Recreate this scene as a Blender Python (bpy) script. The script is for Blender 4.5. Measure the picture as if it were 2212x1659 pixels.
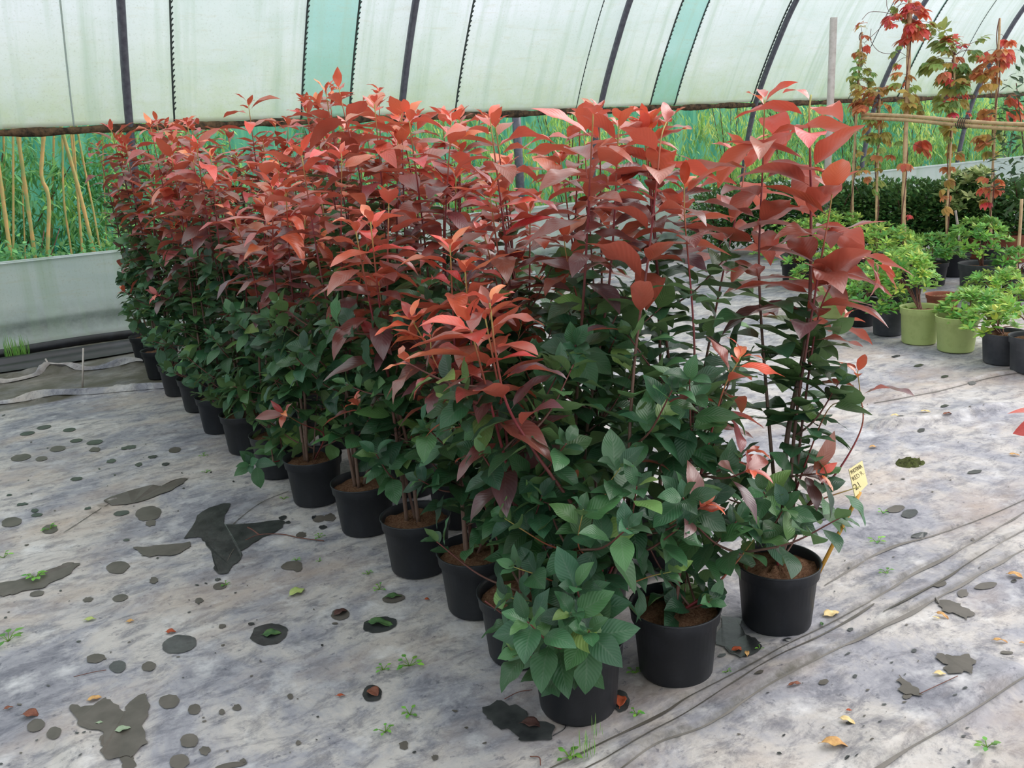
import bpy, math, random
import numpy as np
from mathutils import Matrix, Vector
rnd = random.Random(7)
rng = np.random.default_rng(11)
PI = math.pi
scene = bpy.context.scene
for _o in list(bpy.data.objects):
    bpy.data.objects.remove(_o)

# ------------------------------------------------------------------ camera
# world axes: +X runs along the tunnel, +Y points to its side wall, +Z is up
F, CX, CY, EYE = 1900.0, 1106.0, 829.5, 1.5
def _d(x, y): return np.array([x-CX, -(y-CY), -F])
_X = _d(4200, 130); _X /= np.linalg.norm(_X)
_Y = _d(-160, 392); _Y -= _X*(_Y @ _X); _Y /= np.linalg.norm(_Y)
ROT = np.array([_X, _Y, np.cross(_X, _Y)])
O = np.array([0, 0, EYE])
def ray(x, y): return ROT @ _d(x, y)
def ground(x, y, z=0.0):
    v = ray(x, y); return O+v*((z-EYE)/v[2])
def at_y(x, y, Y):
    v = ray(x, y); return O+v*(Y/v[1])
def at_depth(x, y, dep): return O+ray(x, y)*(dep/F)
def depth_of(P): return float(-(ROT.T @ (np.asarray(P, float)-O))[2])
def px(P):
    c = (np.asarray(P, float)-O) @ ROT
    return np.stack([CX+F*c[..., 0]/-c[..., 2], CY-F*c[..., 1]/-c[..., 2]], -1)
cam = bpy.data.cameras.new('camera')
cam.sensor_fit = 'HORIZONTAL'; cam.sensor_width = 36; cam.lens = F/2212*36
cam.clip_start = 0.02; cam.clip_end = 200
camo = bpy.data.objects.new('camera', cam); scene.collection.objects.link(camo)
M = Matrix([[*ROT[i], O[i]] for i in range(3)]+[[0, 0, 0, 1]])
camo.matrix_world = M
scene.camera = camo

# ------------------------------------------------------------------ light
world = bpy.data.worlds.new('overcast_sky'); scene.world = world; world.use_nodes = True
wn = world.node_tree.nodes; wl = world.node_tree.links
bg = wn['Background']
tc = wn.new('ShaderNodeTexCoord'); sp = wn.new('ShaderNodeSeparateXYZ')
wl.new(tc.outputs['Generated'], sp.inputs[0])
mr = wn.new('ShaderNodeMapRange'); mr.inputs['From Min'].default_value = -1; mr.inputs['From Max'].default_value = 1
mr.inputs['To Min'].default_value = 0.0; mr.inputs['To Max'].default_value = 1.0
wl.new(sp.outputs['X'], mr.inputs['Value'])
ramp = wn.new('ShaderNodeValToRGB')
ramp.color_ramp.elements[0].color = (0.42, 0.47, 0.58, 1); ramp.color_ramp.elements[1].color = (1.0, 0.99, 0.98, 1)
wl.new(mr.outputs[0], ramp.inputs[0]); wl.new(ramp.outputs[0], bg.inputs['Color'])
bg.inputs['Strength'].default_value = 1.38
sun = bpy.data.lights.new('hazy_sun', 'SUN'); sun.energy = 2.0; sun.angle = math.radians(50); sun.color = (1, .97, .93)
suno = bpy.data.objects.new('hazy_sun', sun); scene.collection.objects.link(suno)
suno.rotation_euler = Vector((1.0, -.25, 1.0)).to_track_quat('Z', 'Y').to_euler()
scene.view_settings.view_transform = 'Standard'; scene.view_settings.look = 'None'
scene.view_settings.gamma = 1; scene.view_settings.use_curve_mapping = False
scene.view_settings.exposure = 0.3

# ------------------------------------------------------------------ materials
def lin(r, g, b):
    f = lambda c: (c/255/12.92) if c/255 <= .04045 else ((c/255+.055)/1.055)**2.4
    return (f(r), f(g), f(b), 1)
class NT:
    def __init__(s, name):
        s.m = bpy.data.materials.new(name); s.m.use_nodes = True
        s.n = s.m.node_tree.nodes; s.l = s.m.node_tree.links
        s.p = s.n['Principled BSDF']; s.out = s.n['Material Output']
    def add(s, t, **k):
        n = s.n.new(t)
        for a, v in k.items(): setattr(n, a, v)
        return n
    def noise(s, scale, detail=4, rough=.6, vec=None, dist=0):
        n = s.add('ShaderNodeTexNoise'); n.inputs['Scale'].default_value = scale
        n.inputs['Detail'].default_value = detail; n.inputs['Roughness'].default_value = rough
        n.inputs['Distortion'].default_value = dist
        if vec is None:
            if not hasattr(s, 'geo'): s.geo = s.add('ShaderNodeTexCoord')
            vec = s.geo.outputs['Object']
        s.l.new(vec, n.inputs['Vector']); return n.outputs['Fac']
    def scaled(s, v3):
        if not hasattr(s, 'geo'): s.geo = s.add('ShaderNodeTexCoord')
        m = s.add('ShaderNodeMapping'); m.inputs['Scale'].default_value = v3
        s.l.new(s.geo.outputs['Object'], m.inputs[0]); return m.outputs[0]
    def ramp(s, fac, stops):
        r = s.add('ShaderNodeValToRGB'); e = r.color_ramp.elements
        while len(e) < len(stops): e.new(.5)
        for el, (p, c) in zip(e, stops): el.position = p; el.color = c
        s.l.new(fac, r.inputs[0]); return r.outputs[0]
    def mix(s, a, b, fac, mode='MIX'):
        m = s.add('ShaderNodeMix', data_type='RGBA', blend_type=mode)
        for v, i in ((fac, 0), (a, 6), (b, 7)):
            if isinstance(v, (int, float, tuple)): m.inputs[i].default_value = v
            else: s.l.new(v, m.inputs[i])
        return m.outputs[2]
    def math(s, op, a, b=None):
        m = s.add('ShaderNodeMath', operation=op)
        for v, i in ((a, 0), (b, 1)):
            if v is None: continue
            if isinstance(v, (int, float)): m.inputs[i].default_value = v
            else: s.l.new(v, m.inputs[i])
        return m.outputs[0]
    def attr(s, name):
        a = s.add('ShaderNodeAttribute'); a.attribute_name = name; return a
    def bump(s, h, strength=.3, dist=.01):
        b = s.add('ShaderNodeBump'); b.inputs['Strength'].default_value = strength
        b.inputs['Distance'].default_value = dist; s.l.new(h, b.inputs['Height'])
        s.l.new(b.outputs[0], s.p.inputs['Normal']); return b
    def base(s, c, rough=.6, spec=.5):
        if isinstance(c, tuple): s.p.inputs['Base Color'].default_value = c
        else: s.l.new(c, s.p.inputs['Base Color'])
        s.p.inputs['Roughness'].default_value = rough
        s.p.inputs['Specular IOR Level'].default_value = spec
    def translucent(s, c, fac):
        t = s.add('ShaderNodeBsdfTranslucent'); mx = s.add('ShaderNodeMixShader')
        if isinstance(c, tuple): t.inputs[0].default_value = c
        else: s.l.new(c, t.inputs[0])
        mx.inputs[0].default_value = fac
        s.l.new(s.p.outputs[0], mx.inputs[1]); s.l.new(t.outputs[0], mx.inputs[2])
        s.l.new(mx.outputs[0], s.out.inputs[0]); return mx

def leaf_mat(name, stops, under, rough=.35, spec=.5, trans=.25, vein=.25, uw=.75, coat=0):
    """attribute leaf_data: r = own random, g = age (0 youngest, 1 oldest)"""
    t = NT(name); a = t.attr('leaf_data'); sep = t.add('ShaderNodeSeparateColor'); t.l.new(a.outputs['Color'], sep.inputs[0])
    col = t.ramp(sep.outputs['Green'], stops)
    v = t.math('ADD', t.math('MULTIPLY', sep.outputs['Red'], .7), .62)
    hv = t.add('ShaderNodeHueSaturation'); t.l.new(t.math('ADD', t.math('MULTIPLY', t.math('FRACT', t.math('MULTIPLY', sep.outputs['Red'], 7.3)), .035), .485), hv.inputs['Hue']); t.l.new(v, hv.inputs['Value']); t.l.new(col, hv.inputs['Color']); col = hv.outputs[0]
    uv = t.add('ShaderNodeUVMap'); su = t.add('ShaderNodeSeparateXYZ'); t.l.new(uv.outputs[0], su.inputs[0])
    ax = t.math('ABSOLUTE', t.math('SUBTRACT', su.outputs[0], .5))
    mid = t.add('ShaderNodeMapRange'); mid.inputs['From Min'].default_value = .0; mid.inputs['From Max'].default_value = .05
    mid.inputs['To Min'].default_value = 1; mid.inputs['To Max'].default_value = 0; t.l.new(ax, mid.inputs[0])
    w = t.math('SINE', t.math('MULTIPLY', t.math('SUBTRACT', su.outputs[1], t.math('MULTIPLY', ax, .55)), 75.))
    vv = t.math('MULTIPLY', t.math('ADD', t.math('MULTIPLY', t.math('MAXIMUM', w, 0.), .35), mid.outputs[0]), vein)
    light = t.mix(col, (1, .95, .85, 1), .12)
    col = t.mix(col, light, t.math('MINIMUM', vv, 1.))
    un = t.mix(col, under, uw)
    g = t.add('ShaderNodeNewGeometry')
    c2 = t.mix(col, un, g.outputs['Backfacing'])
    t.base(c2, rough, spec)
    b = t.bump(w, .18, .002)
    if coat: t.p.inputs['Coat Weight'].default_value = coat; t.p.inputs['Coat Roughness'].default_value = .3; t.p.inputs['Coat IOR'].default_value = 1.6
    r = t.math('ADD', t.math('MULTIPLY', g.outputs['Backfacing'], .3), rough); t.l.new(r, t.p.inputs['Roughness'])
    t.translucent(t.mix(un, (1, 1, 1, 1), .05), trans)
    return t.m
MAT = {}
MAT['red_leaf'] = leaf_mat('photinia_red_leaf', [(0, lin(240, 116, 80)), (.25, lin(212, 84, 62)), (.45, lin(168, 72, 60)), (.7, lin(118, 66, 66)), (1, lin(88, 64, 74))],
                           lin(200, 86, 54), .32, .5, .26, .3, .75, .9)
MAT['green_leaf'] = leaf_mat('photinia_green_leaf', [(0, lin(128, 158, 84)), (.2, lin(70, 114, 68)), (.5, lin(48, 92, 58)), (1, lin(34, 72, 50))],
                             lin(104, 136, 78), .4, .4, .18, .3, .75, .12)
MAT['azalea_leaf'] = leaf_mat('azalea_leaf', [(0, lin(206, 214, 84)), (.25, lin(150, 200, 82)), (.6, lin(100, 168, 72)), (1, lin(66, 128, 62))], lin(160, 190, 100), .4, .4, .3, .1)
MAT['hedge_leaf'] = leaf_mat('hedge_leaf', [(0, lin(140, 186, 80)), (.35, lin(80, 134, 66)), (1, lin(40, 84, 46))], lin(100, 130, 70), .4, .4, .2, .1)
MAT['dark_leaf'] = leaf_mat('laurel_leaf', [(0, lin(70, 110, 62)), (1, lin(36, 66, 48))], lin(80, 110, 66), .3, .5, .15, .2)
MAT['spotted_leaf'] = leaf_mat('spotted_leaf', [(0, lin(214, 220, 150)), (.5, lin(150, 175, 100)), (1, lin(90, 130, 76))], lin(160, 180, 120), .35, .5, .2, .2)
MAT['creeper_leaf'] = leaf_mat('creeper_leaf', [(0, lin(226, 60, 80)), (.25, lin(228, 98, 78)), (.45, lin(206, 130, 84)), (.6, lin(198, 168, 84)), (.8, lin(158, 180, 92)), (1, lin(122, 168, 100))],
                               lin(200, 160, 100), .45, .4, .42, .15, .25)
MAT['willow_leaf'] = leaf_mat('willow_leaf', [(0, lin(250, 248, 150)), (.3, lin(190, 226, 124)), (.65, lin(134, 196, 128)), (1, lin(84, 156, 112))], lin(180, 214, 130), .5, .3, .4, .0, .3)
MAT['weed_leaf'] = leaf_mat('weed_leaf', [(0, lin(140, 205, 80)), (1, lin(84, 150, 66))], lin(150, 190, 100), .4, .4, .3, .1)

def simple(name, c, rough=.6, spec=.5, noise=None, bump=None, metal=0):
    t = NT(name)
    if noise:
        sc, c2, lo, hi = noise
        t.base(t.mix(c, c2, t.ramp(t.noise(sc, 5, .6), [(lo, (0, 0, 0, 1)), (hi, (1, 1, 1, 1))])), rough, spec)
    else: t.base(c, rough, spec)
    t.p.inputs['Metallic'].default_value = metal
    if bump: t.bump(t.noise(bump[0], 4, .6), bump[1], bump[2])
    MAT[name] = t.m; return t.m
simple('black_plastic', lin(34, 36, 41), .5, .4, (9, lin(52, 54, 60), .5, .8), (60, .15, .002))
simple('dusty_plastic', lin(66, 69, 76), .6, .35, (8, lin(98, 100, 106), .4, .8), (60, .15, .002))
simple('lime_plastic', lin(188, 204, 132), .5, .4, (14, lin(162, 180, 108), .5, .8))
simple('terracotta', lin(150, 88, 66), .7, .3, (9, lin(108, 66, 50), .4, .7))
simple('galvanised_steel', lin(112, 112, 122), .45, .5, (22, lin(88, 86, 98), .35, .7), None, .35)
simple('bark', lin(108, 66, 58), .65, .35, (60, lin(128, 96, 76), .5, .75))
simple('bamboo', lin(205, 172, 130), .5, .4, (20, lin(166, 130, 96), .45, .75))
simple('weathered_wood', lin(206, 196, 190), .75, .3, (12, lin(172, 160, 152), .45, .75))
simple('yellow_stick', lin(206, 152, 62), .5, .4)
simple('label_card', lin(242, 224, 166), .55, .4)
simple('label_ink', lin(86, 74, 52), .6, .3)
simple('pond_black', lin(24, 24, 27), .35, .5, (6, lin(52, 54, 62), .5, .8))
simple('twine', lin(70, 66, 60), .8, .2)
simple('moss', lin(84, 92, 50), .9, .1, (70, lin(52, 50, 36), .4, .7), (120, .8, .01))
simple('tan_cane', lin(206, 164, 104), .5, .35, (7, lin(150, 162, 100), .4, .65))
simple('white_petal', lin(240, 225, 220), .6, .3)
# fibrous coir soil
t = NT('coir'); v = t.scaled((60, 60, 60))
c = t.ramp(t.noise(1.2, 8, .75, v, 1.5), [(.3, lin(76, 50, 40)), (.48, lin(142, 102, 78)), (.68, lin(196, 154, 122))])
t.base(c, .9, .15); t.bump(t.noise(2.2, 8, .8, v, 2), 1.0, .012); MAT['coir'] = t.m
# young to old stem, attribute stem_age 0..1
t = NT('photinia_stem'); a = t.attr('leaf_data'); sep = t.add('ShaderNodeSeparateColor'); t.l.new(a.outputs['Color'], sep.inputs[0])
c = t.ramp(sep.outputs['Green'], [(0, lin(168, 168, 92)), (.12, lin(158, 88, 62)), (.3, lin(132, 44, 52)), (.6, lin(108, 60, 56)), (1, lin(112, 88, 76))])
t.base(t.mix(c, lin(60, 44, 40), t.ramp(t.noise(90, 3), [(.55, (0, 0, 0, 1)), (.8, (.6, .6, .6, 1))])), .5, .4); MAT['stem'] = t.m
# fallen leaves
def dead(name, c1, c2):
    t = NT(name); c = t.mix(c1, c2, t.ramp(t.noise(45, 5, .7), [(.35, (0, 0, 0, 1)), (.7, (1, 1, 1, 1))]))
    t.base(c, .6, .3); t.translucent(c, .15); MAT[name] = t.m
dead('dead_brown', lin(150, 96, 76), lin(100, 58, 48)); dead('dead_tan', lin(226, 184, 120), lin(180, 122, 76))
dead('dead_cream', lin(246, 224, 170), lin(214, 184, 126)); dead('fallen_green', lin(60, 96, 62), lin(96, 128, 74))
dead('fallen_lime', lin(196, 206, 130), lin(160, 184, 106)); dead('dead_rust', lin(190, 92, 58), lin(140, 70, 50))
dead('dead_dark', lin(96, 68, 62), lin(66, 46, 44)); dead('fallen_pale', lin(168, 184, 158), lin(140, 160, 130))
# greenhouse film: attribute film_dirt 0..1 for algae band, film_tint 1 = teal strip
def film(name, clean, edge, trans):
    t = NT(name); a = t.attr('leaf_data'); sep = t.add('ShaderNodeSeparateColor'); t.l.new(a.outputs['Color'], sep.inputs[0])
    v = t.scaled((.5, 1, 1.2))
    c = t.ramp(t.noise(1.3, 5, .6, v, .6), [(.25, clean[0]), (.5, clean[1]), (.75, clean[2])])
    v2 = t.scaled((1.2, 6, 9))
    streak = t.ramp(t.noise(2.2, 6, .7, v2, .4), [(.55, (0, 0, 0, 1)), (.9, (.55, .55, .55, 1))])
    c = t.mix(c, lin(205, 196, 160), streak)
    gr = t.math('MULTIPLY', sep.outputs['Green'], t.ramp(t.noise(3.5, 6, .7), [(.3, (.2, .2, .2, 1)), (.65, (1, 1, 1, 1))]))
    c = t.mix(c, edge, gr)
    c = t.mix(c, lin(78, 56, 34), sep.outputs['Blue'])
    v3 = t.scaled((7, .6, .25)); c = t.mix(c, lin(178, 200, 176), t.ramp(t.noise(1.0, 4, .6, v3), [(.5, (0, 0, 0, 1)), (.75, (.6, .6, .6, 1))]))
    fine = t.noise(60, 3, .7); c = t.mix(c, lin(168, 172, 150), t.ramp(fine, [(.56, (0, 0, 0, 1)), (.8, (.5, .5, .5, 1))]))
    t.base(c, .45, .35); t.translucent(c, trans)
    t.bump(t.noise(2.5, 3, .5), .25, .05); MAT[name] = t.m
film('film', (lin(216, 228, 222), lin(230, 237, 235), lin(243, 245, 249)), lin(208, 220, 180), .74)
film('teal_film', (lin(168, 212, 202), lin(180, 220, 212), lin(194, 228, 224)), lin(150, 198, 160), .72)
film('side_sheet', (lin(196, 210, 212), lin(214, 224, 222), lin(226, 230, 226)), lin(110, 118, 116), .38)
simple('sheet_roll', lin(112, 88, 66), .8, .2, (16, lin(54, 46, 38), .38, .62), (30, .8, .02))
simple('lacing', lin(62, 70, 68), .6, .3)
# teal debris netting far behind
t = NT('teal_netting'); v = t.scaled((3.2, 1, .25))
c = t.ramp(t.noise(2.2, 4, .6, v), [(.3, lin(56, 138, 116)), (.55, lin(104, 180, 146)), (.8, lin(160, 214, 160))]); t.base(c, .8, .1); t.translucent(c, .5); MAT['teal_netting'] = t.m
# wet / stain patches in the ground cover; wet also draws the crease shade
t = NT('wet_patch'); c = t.ramp(t.noise(9, 4, .6), [(.3, lin(76, 72, 66)), (.7, lin(104, 98, 92))]); t.base(c, .45, .35); MAT['wet'] = t.m
t = NT('wet_dark'); c = t.ramp(t.noise(14, 5, .6), [(.3, lin(40, 42, 44)), (.65, lin(72, 74, 74))]); t.base(c, .28, .5); t.bump(t.noise(16, 3), .25, .01); MAT['wet_dark'] = t.m
# ground cover fleece
t = NT('ground_cover')
dis = t.noise(1.4, 4, .6)
n1 = t.noise(2.0, 7, .7, None, .5)
c = t.ramp(n1, [(.3, lin(122, 122, 132)), (.44, lin(156, 155, 163)), (.56, lin(188, 182, 179)), (.72, lin(206, 203, 202))])
v = t.scaled((5, 9, 5)); n2 = t.noise(1.6, 9, .78, v, .4)
c = t.mix(c, lin(84, 85, 98), t.ramp(n2, [(.47, (0, 0, 0, 1)), (.58, (.5, .5, .5, 1)), (.75, (.95, .95, .95, 1))]))
n3 = t.noise(1.1, 5, .6, t.scaled((1, 1.7, 1)))
c = t.mix(c, lin(184, 164, 148), t.ramp(n3, [(.5, (0, 0, 0, 1)), (.72, (.7, .7, .7, 1))]))
n4 = t.noise(26, 4, .7); c = t.mix(c, lin(72, 74, 88), t.ramp(n4, [(.6, (0, 0, 0, 1)), (.7, (.65, .65, .65, 1))]))
n5 = t.noise(5.5, 5, .65); c = t.mix(c, lin(224, 222, 224), t.ramp(n5, [(.55, (0, 0, 0, 1)), (.75, (.7, .7, .7, 1))]))
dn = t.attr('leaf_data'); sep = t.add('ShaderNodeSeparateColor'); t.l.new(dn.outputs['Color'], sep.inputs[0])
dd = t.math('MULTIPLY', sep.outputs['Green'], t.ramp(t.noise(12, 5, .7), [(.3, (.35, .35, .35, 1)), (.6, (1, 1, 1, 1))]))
c = t.mix(c, lin(70, 66, 54), dd)  # crease shade and grime mixed into the base colour
c = t.mix(c, lin(92, 88, 76), t.math('MULTIPLY', sep.outputs['Blue'], t.ramp(t.noise(4, 4, .6), [(.35, (.55, .55, .55, 1)), (.6, (1, 1, 1, 1))])))
t.base(c, .62, .35)
hh = t.math('ADD', t.math('MULTIPLY', t.noise(5, 4, .6), 1.0), t.math('MULTIPLY', t.noise(60, 4, .7), .12))
t.bump(hh, .45, .03); MAT['ground_cover'] = t.m

# ------------------------------------------------------------------ mesh helpers
C = scene.collection
def mesh(name, V, Q, mats, parent=None, uv=None, data=None, smooth=True, midx=None):
    V = np.asarray(V, np.float32); Q = np.asarray(Q, np.int32)
    me = bpy.data.meshes.new(name)
    me.vertices.add(len(V)); me.vertices.foreach_set('co', V.ravel())
    k = Q.shape[1]
    me.loops.add(Q.size); me.loops.foreach_set('vertex_index', Q.ravel())
    me.polygons.add(len(Q)); me.polygons.foreach_set('loop_start', np.arange(0, Q.size, k, dtype=np.int32))
    if smooth: me.polygons.foreach_set('use_smooth', np.ones(len(Q), bool))
    if midx is not None: me.polygons.foreach_set('material_index', np.asarray(midx, np.int32))
    if uv is not None:
        l = me.uv_layers.new(name='UVMap'); l.data.foreach_set('uv', np.asarray(uv, np.float32)[Q.ravel()].ravel())
    if data is not None:
        a = me.attributes.new('leaf_data', 'FLOAT_COLOR', 'POINT')
        d = np.ones((len(V), 4), np.float32); d[:, :3] = data; a.data.foreach_set('color', d.ravel())
    me.update(); me.validate()
    for m in (mats if isinstance(mats, (list, tuple)) else [mats]): me.materials.append(MAT[m])
    o = bpy.data.objects.new(name, me); C.objects.link(o)
    if parent is not None: o.parent = parent
    return o
def ngon_mesh(name, V, Fs, mat, parent=None, midx=None):
    me = bpy.data.meshes.new(name); me.from_pydata([tuple(map(float, v)) for v in V], [], Fs); me.update()
    for m in (mat if isinstance(mat, (list, tuple)) else [mat]): me.materials.append(MAT[m])
    if midx is not None: me.polygons.foreach_set('material_index', midx)
    o = bpy.data.objects.new(name, me); C.objects.link(o)
    if parent is not None: o.parent = parent
    return o
def tag(o, label=None, cat=None, group=None, kind=None):
    for k, v in (('label', label), ('category', cat), ('group', group), ('kind', kind)):
        if v: o[k] = v
    return o
def thing(name, loc, label, cat, group=None):
    e = bpy.data.objects.new(name, None); e.location = loc; e.empty_display_size = .1; C.objects.link(e)
    return tag(e, label, cat, group)
def unit(v): v = np.asarray(v, float); return v/max(np.linalg.norm(v), 1e-9)
def smoothline(P, n=8):
    P = np.asarray(P, float)
    if len(P) < 3: return np.array([P[0]+(P[-1]-P[0])*t for t in np.linspace(0, 1, n+1)])
    Q = np.vstack([2*P[0]-P[1], P, 2*P[-1]-P[-2]]); out = []
    for i in range(1, len(Q)-2):
        p0, p1, p2, p3 = Q[i-1:i+3]
        for t in np.linspace(0, 1, n, endpoint=False):
            out.append(.5*((2*p1)+(-p0+p2)*t+(2*p0-5*p1+4*p2-p3)*t*t+(-p0+3*p1-3*p2+p3)*t**3))
    out.append(P[-1]); return np.array(out)
class Acc:
    """collects tubes, lathes and grids of quads into one mesh"""
    def __init__(s): s.V, s.Q, s.D, s.M, s.n = [], [], [], [], 0
    def grid(s, G, closed=False, d=0., mi=0):
        r, c = G.shape[:2]; idx = np.arange(r*c).reshape(r, c)
        if closed: idx = np.concatenate([idx, idx[:, :1]], 1)
        q = np.stack([idx[:-1, :-1], idx[:-1, 1:], idx[1:, 1:], idx[1:, :-1]], -1).reshape(-1, 4)+s.n
        s.V.append(G.reshape(-1, 3)); s.Q.append(q); s.n += r*c; s.M.append(np.full(len(q), mi))
        dd = np.zeros((r, c, 3)); dd[..., 1] = np.asarray(d)[:, None] if np.ndim(d) == 1 else d; s.D.append(dd.reshape(-1, 3))
    def tube(s, P, R, n=7, d=0., cap=True, mi=0):
        P = np.asarray(P, float); R = np.broadcast_to(np.asarray(R, float), len(P)).copy(); d = np.broadcast_to(np.asarray(d, float), len(P))
        T = np.gradient(P, axis=0); T /= np.maximum(np.linalg.norm(T, axis=1, keepdims=True), 1e-9)
        a = np.array([0, 0, 1.]) if abs(T[0][2]) < .8 else np.array([1., 0, 0])
        u = np.cross(T[0], a); u /= np.linalg.norm(u); U = []
        for t_ in T:
            u = u-t_*(u@t_); u /= max(np.linalg.norm(u), 1e-9); U.append(u)
        U = np.array(U); W = np.cross(T, U); th = np.linspace(0, 2*PI, n, endpoint=False)
        if cap:
            P = np.vstack([P[:1], P, P[-1:]]); R = np.r_[1e-5, R, 1e-5]; U = np.vstack([U[:1], U, U[-1:]]); W = np.vstack([W[:1], W, W[-1:]]); d = np.r_[d[0], d, d[-1]]
        G = P[:, None]+R[:, None, None]*(U[:, None]*np.cos(th)[None, :, None]+W[:, None]*np.sin(th)[None, :, None])
        s.grid(G, True, d, mi)
    def lathe(s, prof, n=40, mi=0, wob=0.):
        prof = np.asarray(prof, float); th = np.linspace(0, 2*PI, n, endpoint=False)
        r = prof[:, 0][:, None]*(1+wob*np.cos(2*th)[None]); G = np.stack([r*np.cos(th), r*np.sin(th), np.repeat(prof[:, 1][:, None], n, 1)], -1)
        s.grid(G[:, ::-1], True, 0., mi)
    def box(s, c, sz, mi=0, rot=None):
        x, y, z = np.array(sz)/2; v = np.array([[a, b, e] for a in (-x, x) for b in (-y, y) for e in (-z, z)])
        if rot is not None: v = v@np.asarray(rot).T
        q = np.array([[0, 1, 3, 2], [4, 6, 7, 5], [0, 4, 5, 1], [2, 3, 7, 6], [0, 2, 6, 4], [1, 5, 7, 3]])+s.n
        s.V.append(v+np.asarray(c)); s.Q.append(q); s.n += 8; s.M.append(np.full(6, mi)); s.D.append(np.zeros((8, 3)))
    def build(s, name, mats, parent=None, smooth=True):
        if not s.V: return None
        return mesh(name, np.vstack(s.V), np.vstack(s.Q), mats, parent, None, np.vstack(s.D), smooth, np.concatenate(s.M))

class Leaves:
    """gathers leaf blades: origin, direction, normal, length, width, arch, fold, wave, random, age"""
    def __init__(s): s.a = []
    def add(s, o, d, n, L, W, arch=.6, fold=.35, wave=.02, age=.5, r=None):
        s.a.append([*o, *d, *n, L, W, arch, fold, wave, rnd.random() if r is None else r, age, rnd.random()*6.28])
    def build(s, name, mat, parent=None, R=9, Cn=5, shape=(.8, .95), keep=None, petiole=.1):
        if not s.a: return None
        A = np.array(s.a); o, d, n = A[:, 0:3], A[:, 3:6], A[:, 6:9]; L, W, arch, fold, wave, rr, age, ph = A[:, 9:17].T
        if keep is not None:
            # leave out blades whose middle or tip strays beyond the clump's outline
            k = keep(o+d*L[:, None]*.5) & keep(o+d*L[:, None]*.85)
            if not k.any(): return None
            return Leaves.make(name, mat, parent, R, Cn, shape, petiole, *[q[k] for q in (o, d, n, L, W, arch, fold, wave, rr, age, ph)])
        return Leaves.make(name, mat, parent, R, Cn, shape, petiole, o, d, n, L, W, arch, fold, wave, rr, age, ph)
    @staticmethod
    def make(name, mat, parent, R, Cn, shape, petiole, o, d, n, L, W, arch, fold, wave, rr, age, ph):
        d = d/np.linalg.norm(d, axis=1, keepdims=True); n = n-d*(n*d).sum(1, keepdims=True)
        n /= np.maximum(np.linalg.norm(n, axis=1, keepdims=True), 1e-6); b = np.cross(n, d)
        t = np.r_[0, np.linspace(petiole, 1, R-1)]; sc = np.linspace(-1, 1, Cn)
        q = np.clip((t-petiole)/(1-petiole), 0, 1)
        w = np.sin(PI*np.clip(q, 0, 1)**shape[0])**shape[1]; w = np.maximum(w, .03); w[0] = .03; w[-1] = .005
        arch = np.where(np.abs(arch) < .02, .02, arch)[:, None]; At = arch*t[None]
        x = np.sin(At)/arch; z = -(1-np.cos(At))/arch
        cen = o[:, None]+L[:, None, None]*(d[:, None]*x[..., None]+n[:, None]*z[..., None])
        nt = n[:, None]*np.cos(At)[..., None]+d[:, None]*np.sin(At)[..., None]
        ww = (W[:, None]*w[None])[..., None]*sc[None, None]           # N,R,C
        wv = wave[:, None, None]*(np.sin(t*9.5+ph[:, None])[..., None]*np.sign(sc)+.6*np.sin(t*17+ph[:, None])[..., None])*np.abs(sc)*(w[None, :, None])
        off = np.abs(ww)*np.sin(fold)[:, None, None]+wv
        G = cen[:, :, None]+b[:, None, None]*(ww*np.cos(fold)[:, None, None])[..., None]+nt[:, :, None]*off[..., None]
        N = len(o); idx = np.arange(R*Cn).reshape(R, Cn)
        qd = np.stack([idx[:-1, :-1], idx[1:, :-1], idx[1:, 1:], idx[:-1, 1:]], -1).reshape(-1, 4)
        Q = (qd[None]+(np.arange(N)*R*Cn)[:, None, None]).reshape(-1, 4)
        uv = np.stack(np.broadcast_arrays((sc*.5+.5)[None], t[:, None]), -1).reshape(-1, 2); uv = np.tile(uv, (N, 1))
        D = np.zeros((N, R*Cn, 3)); D[..., 0] = rr[:, None]; D[..., 1] = age[:, None]
        return mesh(name, G.reshape(-1, 3), Q, mat, parent, uv, D.reshape(-1, 3))

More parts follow.
